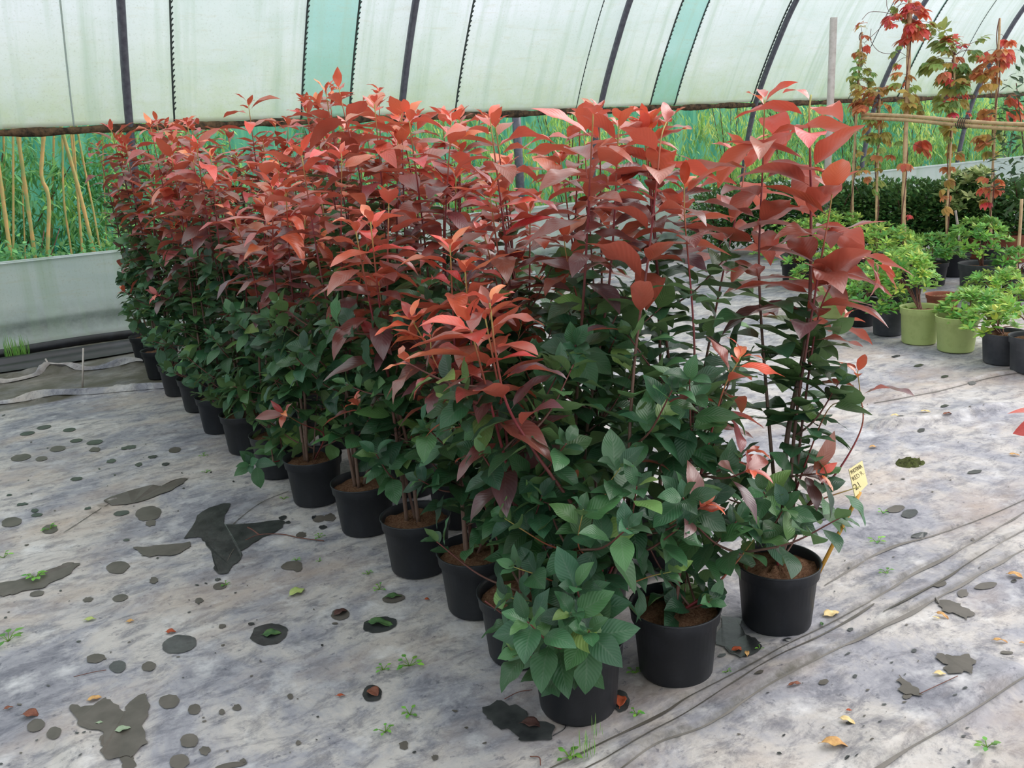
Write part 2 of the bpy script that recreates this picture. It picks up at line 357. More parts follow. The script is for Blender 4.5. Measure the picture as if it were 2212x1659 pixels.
# ------------------------------------------------------------------ ground cover with creases and wet patches
def wpath(pts): return np.array([ground(*p)[:2] for p in pts])
CREASE = [  # path in the photograph, rise, gentle width, steep width, painted shade and grime
    ([(1180, 1659), (1412, 1545), (1484, 1503), (1614, 1440), (1712, 1384), (1893, 1284), (1976, 1232), (2080, 1180), (2230, 1090)], .014, .07, .010, .8),
    ([(1255, 1659), (1412, 1578), (1575, 1475), (1665, 1420), (1774, 1365), (1880, 1300)], .009, .04, .010, .5),
    ([(1330, 1659), (1412, 1604), (1520, 1563), (1636, 1489), (1723, 1441), (1864, 1366), (2009, 1293), (2099, 1243), (2230, 1172)], .016, .05, .012, 1.0),
    ([(1774, 1262), (1839, 1224), (1918, 1180), (2009, 1156), (2106, 1123), (2230, 1068)], .012, .08, .010, .7),
    ([(1900, 1320), (2020, 1257), (2110, 1200), (2230, 1128)], .010, .04, .010, .7),
    ([(1850, 1659), (1976, 1588), (2099, 1512), (2230, 1432)], .022, .10, .03, .55),
    ([(1880, 868), (2000, 850), (2110, 822), (2230, 800)], .02, .12, .03, .4),
    ([(1880, 925), (2060, 900), (2230, 868)], .03, .12, .04, .3),
    ([(-20, 1290), (60, 1252), (160, 1218)], .008, .05, .015, .9),
    ([(130, 1150), (240, 1085), (330, 1055), (405, 1030)], .010, .05, .015, .8),
    ([(455, 1170), (510, 1120), (560, 1085), (620, 1060)], .004, .03, .014, .8),
    ([(470, 1235), (500, 1180), (520, 1130)], .003, .03, .014, .5),
    ([(-30, 870), (120, 862), (250, 846), (400, 836)], .03, .05, .03, .3),
    ([(-30, 838), (60, 812), (170, 800), (320, 786)], .045, .06, .03, .3),
    ([(0, 1420), (60, 1500), (150, 1600), (200, 1659)], .010, .08, .05, .2),
    ([(1560, 1100), (1700, 1050), (1900, 1020)], .006, .05, .02, .3),
    ([(250, 1310), (400, 1240), (520, 1190)], .005, .06, .03, .0),
]
CW = [(smoothline(np.c_[wpath(p), np.zeros(len(p))], 6)[:, :2], *r) for p, *r in CREASE]
def floor_fields(X, Y):
    H = np.zeros_like(X); D = np.zeros_like(X)
    for P, rise, s1, s2, shade_grime in CW:
        m = (X > P[:, 0].min()-.4) & (X < P[:, 0].max()+.4) & (Y > P[:, 1].min()-.4) & (Y < P[:, 1].max()+.4)
        if not m.any(): continue
        x, y = X[m], Y[m]; best = np.full(x.shape, 9.); sg = np.zeros(x.shape); fade = np.ones(x.shape)
        total = len(P)-1
        for i in range(total):
            a, b = P[i], P[i+1]; ab = b-a; L2 = ab@ab
            u = np.clip(((x-a[0])*ab[0]+(y-a[1])*ab[1])/L2, 0, 1)
            dx = x-a[0]-u*ab[0]; dy = y-a[1]-u*ab[1]; dd = np.hypot(dx, dy)
            k = dd < best; best[k] = dd[k]; sg[k] = np.sign(ab[0]*dy-ab[1]*dx)[k]
            f = (i+u)/total; fade[k] = (np.clip(np.minimum(f, 1-f)*6, 0, 1)**.5)[k]
        wob = .6+.4*np.sin(x*7.3+y*3.1)*np.sin(x*2.9-y*5)
        h = rise*fade*wob*np.where(sg > 0, np.exp(-(best/s1)**1.5), np.exp(-(best/s2)**2))
        H[m] = np.maximum(H[m], h*1.7)
        # paint crease shade and grime along the steep side
        g = shade_grime*fade*np.where(sg < 0, np.exp(-((best-s2*.9)/.014)**2), np.exp(-(best/.005)**2)); D[m] = np.maximum(D[m], g*(.5+.5*wob))
    return H, D
def spaced(a, b, c, d, fine, coarse):
    return np.unique(np.concatenate([np.arange(a, b, coarse), np.arange(b, c, fine), np.arange(c, d+coarse, coarse)]))
gx = spaced(-4, -.6, 4.2, 24, .013, .07); gy = spaced(-3, .4, 2.9, 8.86, .013, .05)
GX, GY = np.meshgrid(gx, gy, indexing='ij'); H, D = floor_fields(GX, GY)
H += .004*np.sin(GX*1.7+.5)*np.sin(GY*1.3)+.002*np.sin(GX*6.1+GY*2)*np.sin(GY*5.3)
def clampf(v, a, b): return np.clip((v-a)/(b-a), 0, 1)
BL = clampf(GY, 6.55, 6.6)*(1-clampf(GX, 2.2, 3.6))     # older olive grey sheet beside the wall
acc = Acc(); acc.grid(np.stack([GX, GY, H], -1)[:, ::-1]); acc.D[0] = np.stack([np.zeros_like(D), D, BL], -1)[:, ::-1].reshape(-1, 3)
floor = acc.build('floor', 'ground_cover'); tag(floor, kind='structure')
def floor_zs(x, y):
    h, _ = floor_fields(x, y); return h+.004*np.sin(x*1.7+.5)*np.sin(y*1.3)+.002*np.sin(x*6.1+y*2)*np.sin(y*5.3)
def floor_z(x, y):
    h, _ = floor_fields(np.array([x], float), np.array([y], float))
    return float(h[0]+.004*math.sin(x*1.7+.5)*math.sin(y*1.3)+.002*math.sin(x*6.1+y*2)*math.sin(y*5.3))
def blob(pts_px, jit=.06, n=6, dz=.003):
    P = smoothline(np.c_[np.array([ground(*p)[:2] for p in pts_px+[pts_px[0]]]), np.zeros(len(pts_px)+1)], n)[:-1]
    c = P.mean(0); out = []
    for k, p in enumerate(P):
        q = c+(p-c)*(1+jit*(rnd.random()-.5)*2)+(np.array([math.sin(k*.9+c[0]*9)+.6*math.sin(k*2.3+c[1]*9), math.cos(k*1.1+c[1]*7)+.6*math.sin(k*1.9), 0])*.006 if n >= 5 else 0); out.append((q[0], q[1], floor_z(q[0], q[1])+dz))
    return out
def ell(cx, cy, rx, ry, jit=.12, rot=-.15, n=16):
    return [(cx+rx*math.cos(a)*math.cos(rot)-ry*math.sin(a)*math.sin(rot)+rnd.uniform(-jit, jit)*rx, cy+rx*math.cos(a)*math.sin(rot)+ry*math.sin(a)*math.cos(rot)+rnd.uniform(-jit, jit)*ry) for a in np.linspace(0, 2*PI, n, endpoint=False)]
SPOTS = [(388,1393,38,20),(582,1371,41,23),(366,1517,22,15),(255,1441,18,13),(322,1441,16,10),(410,1602,20,15),(443,1624,12,9),(420,1534,14,11),(388,1648,22,16),(500,1656,34,6),
 (207,1423,20,10),(280,1655,16,10),(275,1640,15,12),(78,1570,20,13),(118,1590,16,13),(255,1225,25,13),(332,1254,9,7),(260,1291,17,8),(188,1293,5,4),(190,1294,11,5),(80,1282,16,6),
 (320,1108,28,15),(325,1128,12,7),(262,1108,18,5),(108,1143,17,10),(25,1128,22,10),(75,1103,8,4),(48,1090,12,3),(80,1113,12,4),(190,1100,8,3),(273,1165,7,3),(430,1297,10,5),(475,1266,15,7),(470,1252,7,3),
 (630,1222,22,9),(643,1228,10,7),(690,1120,14,7),(712,1117,12,9),(697,1138,9,4),(680,1117,7,4),(610,1118,9,4),(622,1128,5,3),(650,1155,12,6),(735,1327,20,12),(820,1350,38,16),(850,1293,25,9),
 (805,1500,21,18),(873,1613,10,10),(940,1640,7,6),(480,1353,8,5),(543,1348,7,3),(1342,1520,18,26),(1120,1410,4,3),(512,1530,9,7),(480,1540,7,6),(627,1506,6,6),(645,1606,6,5),(525,1647,7,6),
 (205,957,18,5),(165,953,14,4),(205,973,12,5),(270,970,9,3),(240,997,10,4),(378,973,13,6),(283,968,12,4),(300,1004,8,4),(330,988,10,3),(358,1003,8,3),(45,990,22,7),(90,992,13,5),(125,971,17,6),(60,938,16,4),(150,930,14,4),(165,1035,12,4),(20,1070,6,2),(95,925,16,4),
 (2080,1280,12,8),(2030,1268,14,7),(2130,1265,24,7),(1975,1405,5,4),(1960,1510,12,7),(1960,1498,6,5),(1837,1361,7,4),(1780,1475,11,6),(1847,1462,5,4),(2060,1660,4,4),(2093,1645,3,4),(2190,1255,6,3),(1830,1640,5,3),(1835,1568,8,4),(2175,1412,14,6),
 (1640,1462,10,5),(1560,1420,9,4),(1700,1390,8,3),(1985,1160,18,5),(1935,1100,20,7),(1780,1120,9,3),(2105,1020,16,4),(1990,930,9,4),(1945,905,8,3),(2040,880,9,3),(1985,790,10,3),(2040,815,8,3),(2100,830,9,2),(1935,770,9,2),(1965,1110,18,9),(1230,1560,3,2)]
V, Fs, mi = [], [], []
for (cx_, cy_, rx, ry) in SPOTS:
    p = blob(ell(cx_, cy_, rx, ry, .07 if rx > 12 else .18), .02, 3, .003)
    Fs.append(list(range(len(V), len(V)+len(p)))[::-1]); V += p; mi.append(1 if (rx in (41, 38, 21, 18) or ry < 5) else 0)
for pts_, rise, s1, s2, shade_grime in CREASE:   # dark ribbons painting crease shade and grime
    if shade_grime < .35: continue
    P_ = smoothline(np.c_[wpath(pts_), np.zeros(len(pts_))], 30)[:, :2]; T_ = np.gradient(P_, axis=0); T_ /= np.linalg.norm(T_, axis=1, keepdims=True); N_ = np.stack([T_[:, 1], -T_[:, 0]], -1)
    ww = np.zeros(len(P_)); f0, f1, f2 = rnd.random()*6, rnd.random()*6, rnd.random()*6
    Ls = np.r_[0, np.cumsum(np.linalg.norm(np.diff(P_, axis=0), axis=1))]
    for i_, l_ in enumerate(Ls): ww[i_] = .0015+.007*shade_grime*max(0, math.sin(l_*4.1+f0)+.7*math.sin(l_*9.7+f1)+.5*math.sin(l_*23+f2)-.1)
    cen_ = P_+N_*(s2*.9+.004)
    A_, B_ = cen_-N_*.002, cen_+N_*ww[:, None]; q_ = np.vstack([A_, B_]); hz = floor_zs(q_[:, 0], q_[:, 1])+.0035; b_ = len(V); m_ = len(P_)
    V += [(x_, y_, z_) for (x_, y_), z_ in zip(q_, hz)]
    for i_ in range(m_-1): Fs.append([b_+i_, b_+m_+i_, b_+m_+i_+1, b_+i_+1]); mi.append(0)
for k in range(260):   # small specks and holes
    cx_, cy_ = rnd.uniform(0, 2212), rnd.uniform(870, 1655)
    g = ground(cx_, cy_)
    if 1.0 < g[0] < 2.2 and g[1] > 1.45: continue
    s = rnd.uniform(1.2, 4.2)*(.5+(cy_-800)/1200)
    p = blob(ell(cx_, cy_, s*rnd.uniform(.8, 1.7), s*.5, .25, rnd.uniform(-.5, .2), 8), .02, 2, .003)
    Fs.append(list(range(len(V), len(V)+len(p)))[::-1]); V += p; mi.append(rnd.choice((0, 1)))
spots = ngon_mesh('trim_1', V, Fs, ['wet', 'wet_dark'], None, mi); spots.name = 'floor_stains_and_shade'; tag(spots, kind='structure')

PUD = [([(395,1165),(440,1105),(500,1088),(480,1130),(540,1130),(612,1125),(600,1145),(560,1165),(525,1190),(515,1215),(480,1243),(462,1220),(448,1175),(420,1160)], 'wet_dark', 'dark three-armed puddle pooled in a wrinkle of the ground cover beside a twig'),
 ([(145,1530),(200,1525),(240,1510),(262,1540),(300,1505),(322,1510),(315,1560),(312,1610),(280,1636),(232,1640),(218,1615),(225,1590),(180,1575)], 'wet', 'large grey clover-shaped puddle at bottom left holding a pale leaf'),
 ([(1046,1535),(1070,1520),(1110,1525),(1150,1555),(1195,1575),(1190,1600),(1130,1604),(1095,1580),(1060,1565)], 'wet_dark', 'small black puddle at the foot of the nearest pot'),
 ([(1560,1330),(1598,1340),(1612,1375),(1640,1390),(1640,1415),(1600,1432),(1570,1405),(1548,1390)], 'wet_dark', 'black wet hollow between the two right-hand front pots'),
 ([(290,1182),(340,1178),(400,1172),(412,1180),(380,1197),(330,1201),(305,1198)], 'wet', 'long narrow grey puddle left of the dark three-armed one'),
 ([(2018,1292),(2060,1300),(2098,1318),(2092,1336),(2060,1325),(2035,1315)], 'wet', 'slanting grey puddle near two rolled tan leaves'),
 ([(2020,1412),(2060,1418),(2098,1420),(2100,1455),(2092,1464),(2050,1458),(2036,1435)], 'wet', 'grey heart-shaped puddle beside a small cream leaf'),
 ([(1935,1470),(1950,1466),(1985,1500),(1978,1510),(1950,1500)], 'wet', 'small brown rectangular wet patch below the heart-shaped puddle'),
 ([(95,1240),(150,1218),(170,1222),(140,1245),(90,1270),(40,1280),(0,1290),(0,1262),(50,1255)], 'wet', 'long muddy puddle along a crease at the left edge'),
 ([(225,1085),(300,1060),(350,1050),(400,1033),(390,1048),(330,1075),(260,1092)], 'wet', 'narrow dark puddle in a crease left of the drooping branch')]
for i, (p, m, lab) in enumerate(PUD):
    v = blob(p, .03, 5, .0045); o = ngon_mesh('puddle', v, [list(range(len(v)))[::-1]], m)
    tag(o, lab, 'puddle')
# ground outside the tunnel, bank below the wall
acc = Acc(); xs = np.linspace(-6, 30, 30); ys = np.linspace(8.6, 16, 10); A, B = np.meshgrid(xs, ys, indexing='ij')
acc.grid(np.stack([A, B, np.full_like(A, -.03)], -1)[:, ::-1]); o = acc.build('ground_outside', 'moss'); tag(o, kind='structure')

# ------------------------------------------------------------------ tunnel wall
WALL = np.array([(9.06, -.05), (8.99, .6), (8.93, 1.1), (8.83, 1.6), (8.68, 2.03), (8.40, 2.58), (8.08, 3.10), (7.62, 3.62), (6.95, 4.1), (6.1, 4.42), (5.2, 4.55), (4.6, 4.58)])
WP = smoothline(np.c_[np.zeros(len(WALL)), WALL], 8)[:, 1:]
XS = [-3.8, -1.09, 1.62, 4.32, 6.99, 9.70, 12.37, 15.0, 17.7, 20.4]
lab = ['plain grey arch pipe standing at the left behind the block of photinias', 'grey arch pipe rising above the middle of the photinia tops', 'grey arch pipe right of the long toothed seams, bending right',
       'grey arch pipe behind the tallest photinia tips', 'grey arch pipe crossing behind the red creeper top', 'grey arch pipe behind the rightmost tall creeper', 'farthest grey arch pipe near the top right corner']
for i, x in enumerate(XS):
    a = Acc(); P = np.c_[np.full(len(WP), x), WP]; a.tube(P, .036, 12)
    l = lab[i-2] if 2 <= i < 9 else 'grey arch pipe outside the photograph\'s view'
    o = a.build('arch_pipe', 'galvanised_steel'); tag(o, l, 'tunnel arch', 'arch pipes of the tunnel wall')
# film above the roll, in bays with teal strips
zs = WP[WP[:, 1] > 1.88]; zs = np.vstack([[8.76, 1.87], zs]); zo = zs.copy()
nrm = np.gradient(zs, axis=0); nrm = np.stack([nrm[:, 1], -nrm[:, 0]], -1); nrm /= np.linalg.norm(nrm, axis=1, keepdims=True); zo = zs+nrm*.05
def wx(x, y):   # X where the pixel meets the arch surface
    best = None
    for Y, Z in zo:
        p = at_y(x, y, Y)
        if best is None or abs(p[2]-Z) < best[0]: best = (abs(p[2]-Z), p[0])
    return best[1]
T = [(wx(656, 120), wx(768, 60)), (wx(1432, 120), wx(1505, 60)), (wx(1975, 120), wx(2010, 60))]
print('teal', T, 'seams', wx(370, 120), wx(1000, 120), wx(1285, 60), wx(1700, 50), wx(1880, 100), wx(2100, 80), wx(140, 100), wx(1150, 100))
cuts = [-4.0, T[0][0], T[0][1], T[1][0], T[1][1], T[2][0], T[2][1], 21.0]; flab = ['film_panel']*7
FL = ['pale milky film panel covering the whole left of the tunnel wall', 'teal film strip above the left half of the photinias', 'wide pale film panel between the first two teal strips', 'teal film strip above the right part of the photinias',
      'wide pale film panel behind the tallest photinia and the grey plank', 'narrow teal film strip behind the red creeper', 'pale bluish film panel at the top right corner']
for i in range(7):
    x0, x1 = cuts[i], cuts[i+1]; xx = np.linspace(x0, x1+.02, max(6, int((x1-x0)/.12))); G = np.zeros((len(xx), len(zo), 3)); G[..., 0] = xx[:, None]
    sag = np.array([min(abs(x-h) for h in XS) for x in xx]); sag = -.02*np.sin(np.clip(sag/1.35, 0, 1)*PI/2)
    G[..., 1] = zo[None, :, 0]+nrm[None, :, 0]*sag[:, None]; G[..., 2] = zo[None, :, 1]+nrm[None, :, 1]*sag[:, None]
    D = np.zeros(G.shape); D[..., 1] = np.clip(1-(G[..., 2]-1.87)/1.0, 0, 1)**1.3*.9; D[..., 2] = np.clip(1-(G[..., 2]-1.87)/.07, 0, 1)
    a = Acc(); a.grid(G); a.D[0] = D.reshape(-1, 3)
    o = a.build('film_panel', 'teal_film' if i % 2 else 'film'); tag(o, FL[i], 'plastic film')
# unseen roof and end film, added to dim the left of the tunnel
xx = np.linspace(-4, 2.6, 40); yy = np.linspace(4.65, -4.2, 40); G = np.zeros((40, 40, 3)); G[..., 0] = xx[:, None]; G[..., 1] = yy; G[..., 2] = 4.60-.9*np.clip((3.5-yy)/7.7, 0, 1)**2*3
a = Acc(); a.grid(G); a.D[0] *= 0; o = a.build('film_panel', 'film'); tag(o, 'unseen roof film added over the left part of the tunnel for shade', 'plastic film')
yy = np.linspace(-4.2, 9, 20); z2 = np.linspace(0, 4.5, 12); A, B = np.meshgrid(yy, z2, indexing='ij'); a = Acc(); a.grid(np.stack([np.full_like(A, -4.02), A, B], -1)); a.D[0] *= 0
o = a.build('film_panel', 'side_sheet'); tag(o, 'unseen film added across the left tunnel end for shade', 'plastic film')
# rolled sheet edge along the top of the opening
xx = np.arange(-4, 21, .05); a = Acc()
rr = .034+.006*np.sin(xx*9)+np.array([rnd.uniform(-.004, .004) for _ in xx]); zz = 1.855-.02*np.sin(xx*.7)*0
a.tube(np.c_[xx, np.full(len(xx), 8.75), zz+.004*np.sin(xx*5)], rr, 10); o = a.build('rolled_sheet', 'sheet_roll')
tag(o, 'brown dirty roll of plastic sheet running along the top of the side opening', 'sheet roll')
# toothed lacing seams
SEAM = [(wx(370, 120), 'dark toothed seam just right of the leftmost arch pipe'), (T[0][0], 'dark toothed seam on the left edge of the wide left teal strip'), (T[0][1], 'dark toothed seam on the right edge of the wide left teal strip'),
        (wx(1000, 120), 'dark toothed seam right of the pipe in mid picture'), (wx(1285, 60), 'thin dark seam left of the third arch pipe'), (T[1][0], 'toothed seam on the left edge of the middle teal strip'), (T[1][1], 'toothed seam on the right edge of the middle teal strip'),
        (wx(1700, 50)-.12, 'toothed seam hugging the arch pipe behind the tallest photinia'), (wx(1880, 100), 'thin seam right of the grey plank'), (T[2][1], 'toothed seam on the right edge of the narrow teal strip'), (wx(2100, 80), 'thin seam above the yellow-green creeper at right'), (wx(140, 100), 'faint plain seam left of the leftmost pipe')]
SP = smoothline(np.c_[np.zeros(len(zs)), zs+nrm*.03], 5)[:, 1:]
for k, (x, l) in enumerate(SEAM):
    a = Acc(); P = np.c_[np.full(len(SP), x), SP]; P = P[(SP[:, 1] < 4.3)]; thin = k in (4, 8, 10, 11)
    if k == 11:
        a.tube(P, .008, 5)
    else:
        a.tube(P, .005 if thin else .009, 5)
        L = np.r_[0, np.cumsum(np.linalg.norm(np.diff(P, axis=0), axis=1))]; step = .05
        for s in np.arange(.12, L[-1], step):
            q = np.array([np.interp(s, L, P[:, j]) for j in range(3)]); q2 = np.array([np.interp(min(s+.03, L[-1]), L, P[:, j]) for j in range(3)])
            r = .008 if thin else .016
            a.tube(np.array([q, q2+[r*1.3, 0, 0]]), [r*.4, r*.4], 4)
    o = a.build('lacing_seam', 'side_sheet' if k == 11 else 'lacing'); tag(o, l, 'seam', 'toothed seams of the film')
# lower side sheet, sagging and curling inward
prof = smoothline(np.array([(0, 8.90, .765), (0, 8.905, .77), (0, 8.92, .755), (0, 8.93, .6), (0, 8.93, .45), (0, 8.90, .33), (0, 8.85, .25), (0, 8.88, .18), (0, 8.86, .10), (0, 8.80, .05), (0, 8.70, .015)]), 5)[:, 1:]
xx = np.arange(-4, 21, .12); G = np.zeros((len(xx), len(prof), 3)); G[..., 0] = xx[:, None]; w = np.interp(prof[:, 1], [0, .3, .76], [1, 1, .15])
G[..., 1] = prof[None, :, 0]-.035*w[None]*np.sin(xx*1.4)[:, None]-.02*w[None]*np.sin(xx*3.7+1)[:, None]; G[..., 2] = prof[None, :, 1]+.012*np.sin(xx*1.1)[:, None]*w[None]
D = np.zeros(G.shape); zz = G[..., 2]; D[..., 1] = np.clip(1-abs(zz-.2)/.2, 0, 1)*.9; D[..., 2] = np.clip(1-abs(zz-.06)/.03, 0, 1)*.35
a = Acc(); a.grid(G[:, ::-1]); a.D[0] = D[:, ::-1].reshape(-1, 3); o = a.build('side_sheet', 'side_sheet'); tag(o, 'milky grey plastic sheet closing the foot of the tunnel wall', 'plastic sheet')
a = Acc(); a.tube(np.c_[xx, np.full(len(xx), 8.93), np.full(len(xx), .775)], .012, 6); o = a.build('edge_wire', 'side_sheet'); tag(o, 'pale taut line along the top of the lower side sheet', 'wire')
# black liner, pipe and stakes at the foot of the wall
xx = np.arange(-3, 3.4, .06)
a = Acc(); a.tube(np.c_[xx, 8.47+.05*np.sin(xx*1.3), .05+.012*np.sin(xx*2.2)], .04, 10); o = a.build('black_pipe', 'pond_black'); tag(o, 'thick black hose lying along the foot of the wall at left', 'hose')
a = Acc(); u = np.linspace(0, 1, 12); G = np.zeros((len(xx), 12, 3)); G[..., 0] = xx[:, None]; G[..., 1] = 8.42-.5*u[None]-.06*np.sin(xx*1.7)[:, None]*u[None]
G[..., 2] = .012+.06*np.exp(-((u[None]-.35-.1*np.sin(xx*1.2)[:, None])/.16)**2)+.03*np.exp(-((u[None]-.75)/.1)**2)
a.grid(G[:, ::-1]); o = a.build('black_liner', 'pond_black'); tag(o, 'crumpled strip of black liner in front of the wall hose', 'liner')
# outer fence post seen through the opening and teal netting beyond
for (x, y0, l) in ((1118, 300, 'blue-grey outer post behind the middle of the red tops'),):
    p = at_y(x, y0, 9.5); a = Acc(); a.tube([(p[0], 9.5, -.05), (p[0], 9.5, 2.6)], .055, 12); o = a.build('outer_post', 'galvanised_steel'); tag(o, l, 'post')
a = Acc(); xx = np.arange(-6, 30, .15); z2 = np.linspace(-.05, 3.0, 12); A, B = np.meshgrid(xx, z2, indexing='ij')
a.grid(np.stack([A, 11.6+.06*np.sin(A*5)+.05*np.sin(A*1.3+B), B], -1)[:, ::-1]); o = a.build('shade_netting', 'teal_netting'); tag(o, 'teal green netting fence behind the bamboo and bushes', 'netting')

# ------------------------------------------------------------------ bamboo and bushes outside
CULMS = [((0, 370), (25, 560), 9.5), ((30, 300), (30, 560), 10.3), ((42, 300), (72, 520), 9.6), ((50, 400), (55, 540), 10.5), ((97, 295), (92, 380), 9.5, (107, 430), (103, 560)), ((138, 300), (140, 430), 10.3, (155, 545)),
         ((142, 297), (165, 380), 9.6, (180, 440), (205, 550)), ((160, 320), (170, 430), 9.9, (178, 545)), ((172, 430), (180, 545), 9.7), ((188, 370), (205, 460), 9.9, (220, 555)), ((118, 330), (112, 560), 10.8), ((10, 330), (14, 560), 10.7), ((268, 300), (272, 480), 9.8), ((225, 300), (232, 540), 10.4)]
for i, cdef in enumerate(CULMS):
    p0, p1, Y = cdef[:3]; pts = [p0, p1]+list(cdef[3:])
    W = [at_y(*p, Y) for p in pts]; d0 = W[0]-W[1]; top = W[0]+unit(d0)*1.1; dl = W[-1]-W[-2]; bot = W[-1]+dl*((W[-1][2]+.04)/max(.05, -dl[2]))*1.0; bot[1] = Y
    P = np.array([bot]+W[::-1]+[top]); P[:, 1] = Y+np.linspace(0, .15, len(P))
    P = smoothline(P, 6); a = Acc(); L = np.r_[0, np.cumsum(np.linalg.norm(np.diff(P, axis=0), axis=1))]
    s = np.arange(0, L[-1], .06); Q = np.array([[np.interp(v, L, P[:, j]) for j in range(3)] for v in s]); r = .017 if i in (0, 2, 4, 6) else rnd.uniform(.007, .011)
    a.tube(Q, r*(1+.16*(np.arange(len(s)) % 4 == 0)), 8); o = a.build('bamboo_culm', 'tan_cane')
    lab = {0: 'leaning tan bamboo culm at the left picture edge', 2: 'thick tan culm left of the zigzag one', 4: 'thick tan culm with a zigzag bend', 6: 'thick tan culm slanting right, right of the zigzag one'}.get(i, 'thin tan bamboo culm standing among the green leaves outside')
    tag(o, lab, 'bamboo', 'bamboo culms outside the opening')
def bush(name, cx_, cy_, wx_, wy_, h, n, mat, L, W, label, cat, group=None, age=(0, 1), droop=0., z0=0., stems=6, up=.35, parent=None):
    e = parent or thing(name, (cx_, cy_, 0), label, cat, group); off = np.array([cx_, cy_, 0])
    lv = Leaves(); a = Acc()
    for k in range(stems):
        an = rnd.uniform(0, 6.28); r = rnd.random()**.5
        tip = np.array([math.cos(an)*wx_*r*.8, math.sin(an)*wy_*r*.8, z0+h*rnd.uniform(.7, 1)]); P = smoothline([(0, 0, z0*.7), tip*[.4, .4, .5], tip], 5)
        a.tube(P, np.linspace(.012, .004, len(P)), 5)
    for k in range(n):
        v = rng.normal(size=3); v /= np.linalg.norm(v); r = rnd.random()**.35
        p = np.array([v[0]*wx_*r, v[1]*wy_*r, z0+h*(.5+.5*v[2]*r)]); p += rng.normal(size=3)*.01
        if droop:
            if k % 14 == 0: cc_ = p*[1, 1, 1]; ca_ = rnd.uniform(*age); dr_ = rng.normal(size=2)*.35
            p = cc_+[dr_[0]*.25*((k % 14)/14), dr_[1]*.1, .0]+np.array([0, 0, -.30])*((k % 14)/14)+rng.normal(size=3)*.03
        if droop: d = np.array([rng.normal()*.5, rng.normal()*.5, -droop+rng.normal()*.3])
        else: d = np.array([v[0], v[1], v[2]*.6+up])+rng.normal(size=3)*.45
        nn = np.array([0, 0, 1.])+rng.normal(size=3)*.3
        if abs(d[2]) > 2*abs(d[0])+2*abs(d[1]): nn = rng.normal(size=3)
        lv.add(p, unit(d), nn, L*rnd.uniform(.7, 1.2), W*rnd.uniform(.8, 1.2), rnd.uniform(.1, .7), .2, 0, (min(1, max(0, ca_+rnd.uniform(-.12, .12))) if droop else rnd.uniform(*age)))
    a.build('stems', 'bark', e)
    lv.build('foliage', mat, e, 4, 3)
    return e
BUSH = [(-.9, 9.7, .8, .4, 1.1, 1200, 'willow_leaf', .10, .022, 'green undergrowth at the far left outside the opening', (.5, 1)),
        (.6, 9.5, .9, .22, 1.0, 4500, 'willow_leaf', .08, .022, 'low green undergrowth beneath the bamboo culms', (.5, 1)),
        (1.9, 9.55, .9, .22, 1.1, 4000, 'willow_leaf', .08, .022, 'low green undergrowth right of the bamboo culms', (.4, 1)),
        (.4, 10.8, 1.3, .3, 2.4, 4500, 'willow_leaf', .19, .016, 'tall thin-leaved bamboo foliage behind the left culms', (.5, 1)),
        (2.3, 10.6, 1.1, .4, 2.4, 4200, 'willow_leaf', .17, .015, 'tall thin-leaved foliage behind the leftmost arch pipe', (.3, 1))]
for b_ in BUSH:
    bush('undergrowth', b_[0], b_[1], b_[2], b_[3], b_[4], b_[5], b_[6], b_[7], b_[8], b_[9], 'shrub', 'bushes outside the tunnel', b_[10], .35)
wl_ = ['yellow-green willowy bush behind the left of the red tops', 'willowy bush left of the outer post', 'bright willowy bush right of the outer post', 'willowy bush behind the middle teal strip', 'yellow-green willowy bush below the fourth pipe', 'willowy bush behind the grey plank', 'willowy bush behind the creepers',
       'pale willowy bush between the creeper stakes', 'willowy bush seen right of the yellow creeper', 'farthest willowy bush at right outside the opening']
for k in range(10):
    x = 4.2+k*1.65; bush('willowy_bush', x, 10.35+rnd.uniform(-.2, .2), .95, .5, 2.5, 3000, 'willow_leaf', .17, .013, wl_[k], 'shrub', 'bushes outside the tunnel', (0, .85) if k % 3 else (.3, 1), .8)

# ------------------------------------------------------------------ pots
def pot_mesh(e, R=.132, Hh=.215, mat='black_plastic', soil='coir', soil_h=.86, wob=0.):
    rb = R*.80; a = Acc()
    pr = [(1e-4, .004), (rb*.96, .004), (rb, .012), (R*.90, Hh*.80), (R*.955, Hh*.815), (R*.97, Hh*.965), (R*.985, Hh*.975), (R, Hh*.985), (R*1.0, Hh), (R*.965, Hh), (R*.93, Hh*.95), (R*.90, Hh*.82), (rb*.97, Hh*.4)]
    a.lathe(pr, 44, 0, wob)
    p = a.build('pot', mat, e)
    if soil:
        n = 28; rr = np.linspace(0, 1, 9); th = np.linspace(0, 2*PI, n, endpoint=False); rs = (rb+(R*.93-rb)*soil_h)
        G = np.stack([rr[:, None]*rs*np.cos(th), rr[:, None]*rs*np.sin(th), Hh*soil_h+.012*(1-rr[:, None]**2)+.004*rng.normal(size=(9, n))*(rr[:, None] > .05)], -1); G[0, :] = G[0].mean(0)
        b = Acc(); b.grid(G, True); b.build('soil', soil, e)
    return p

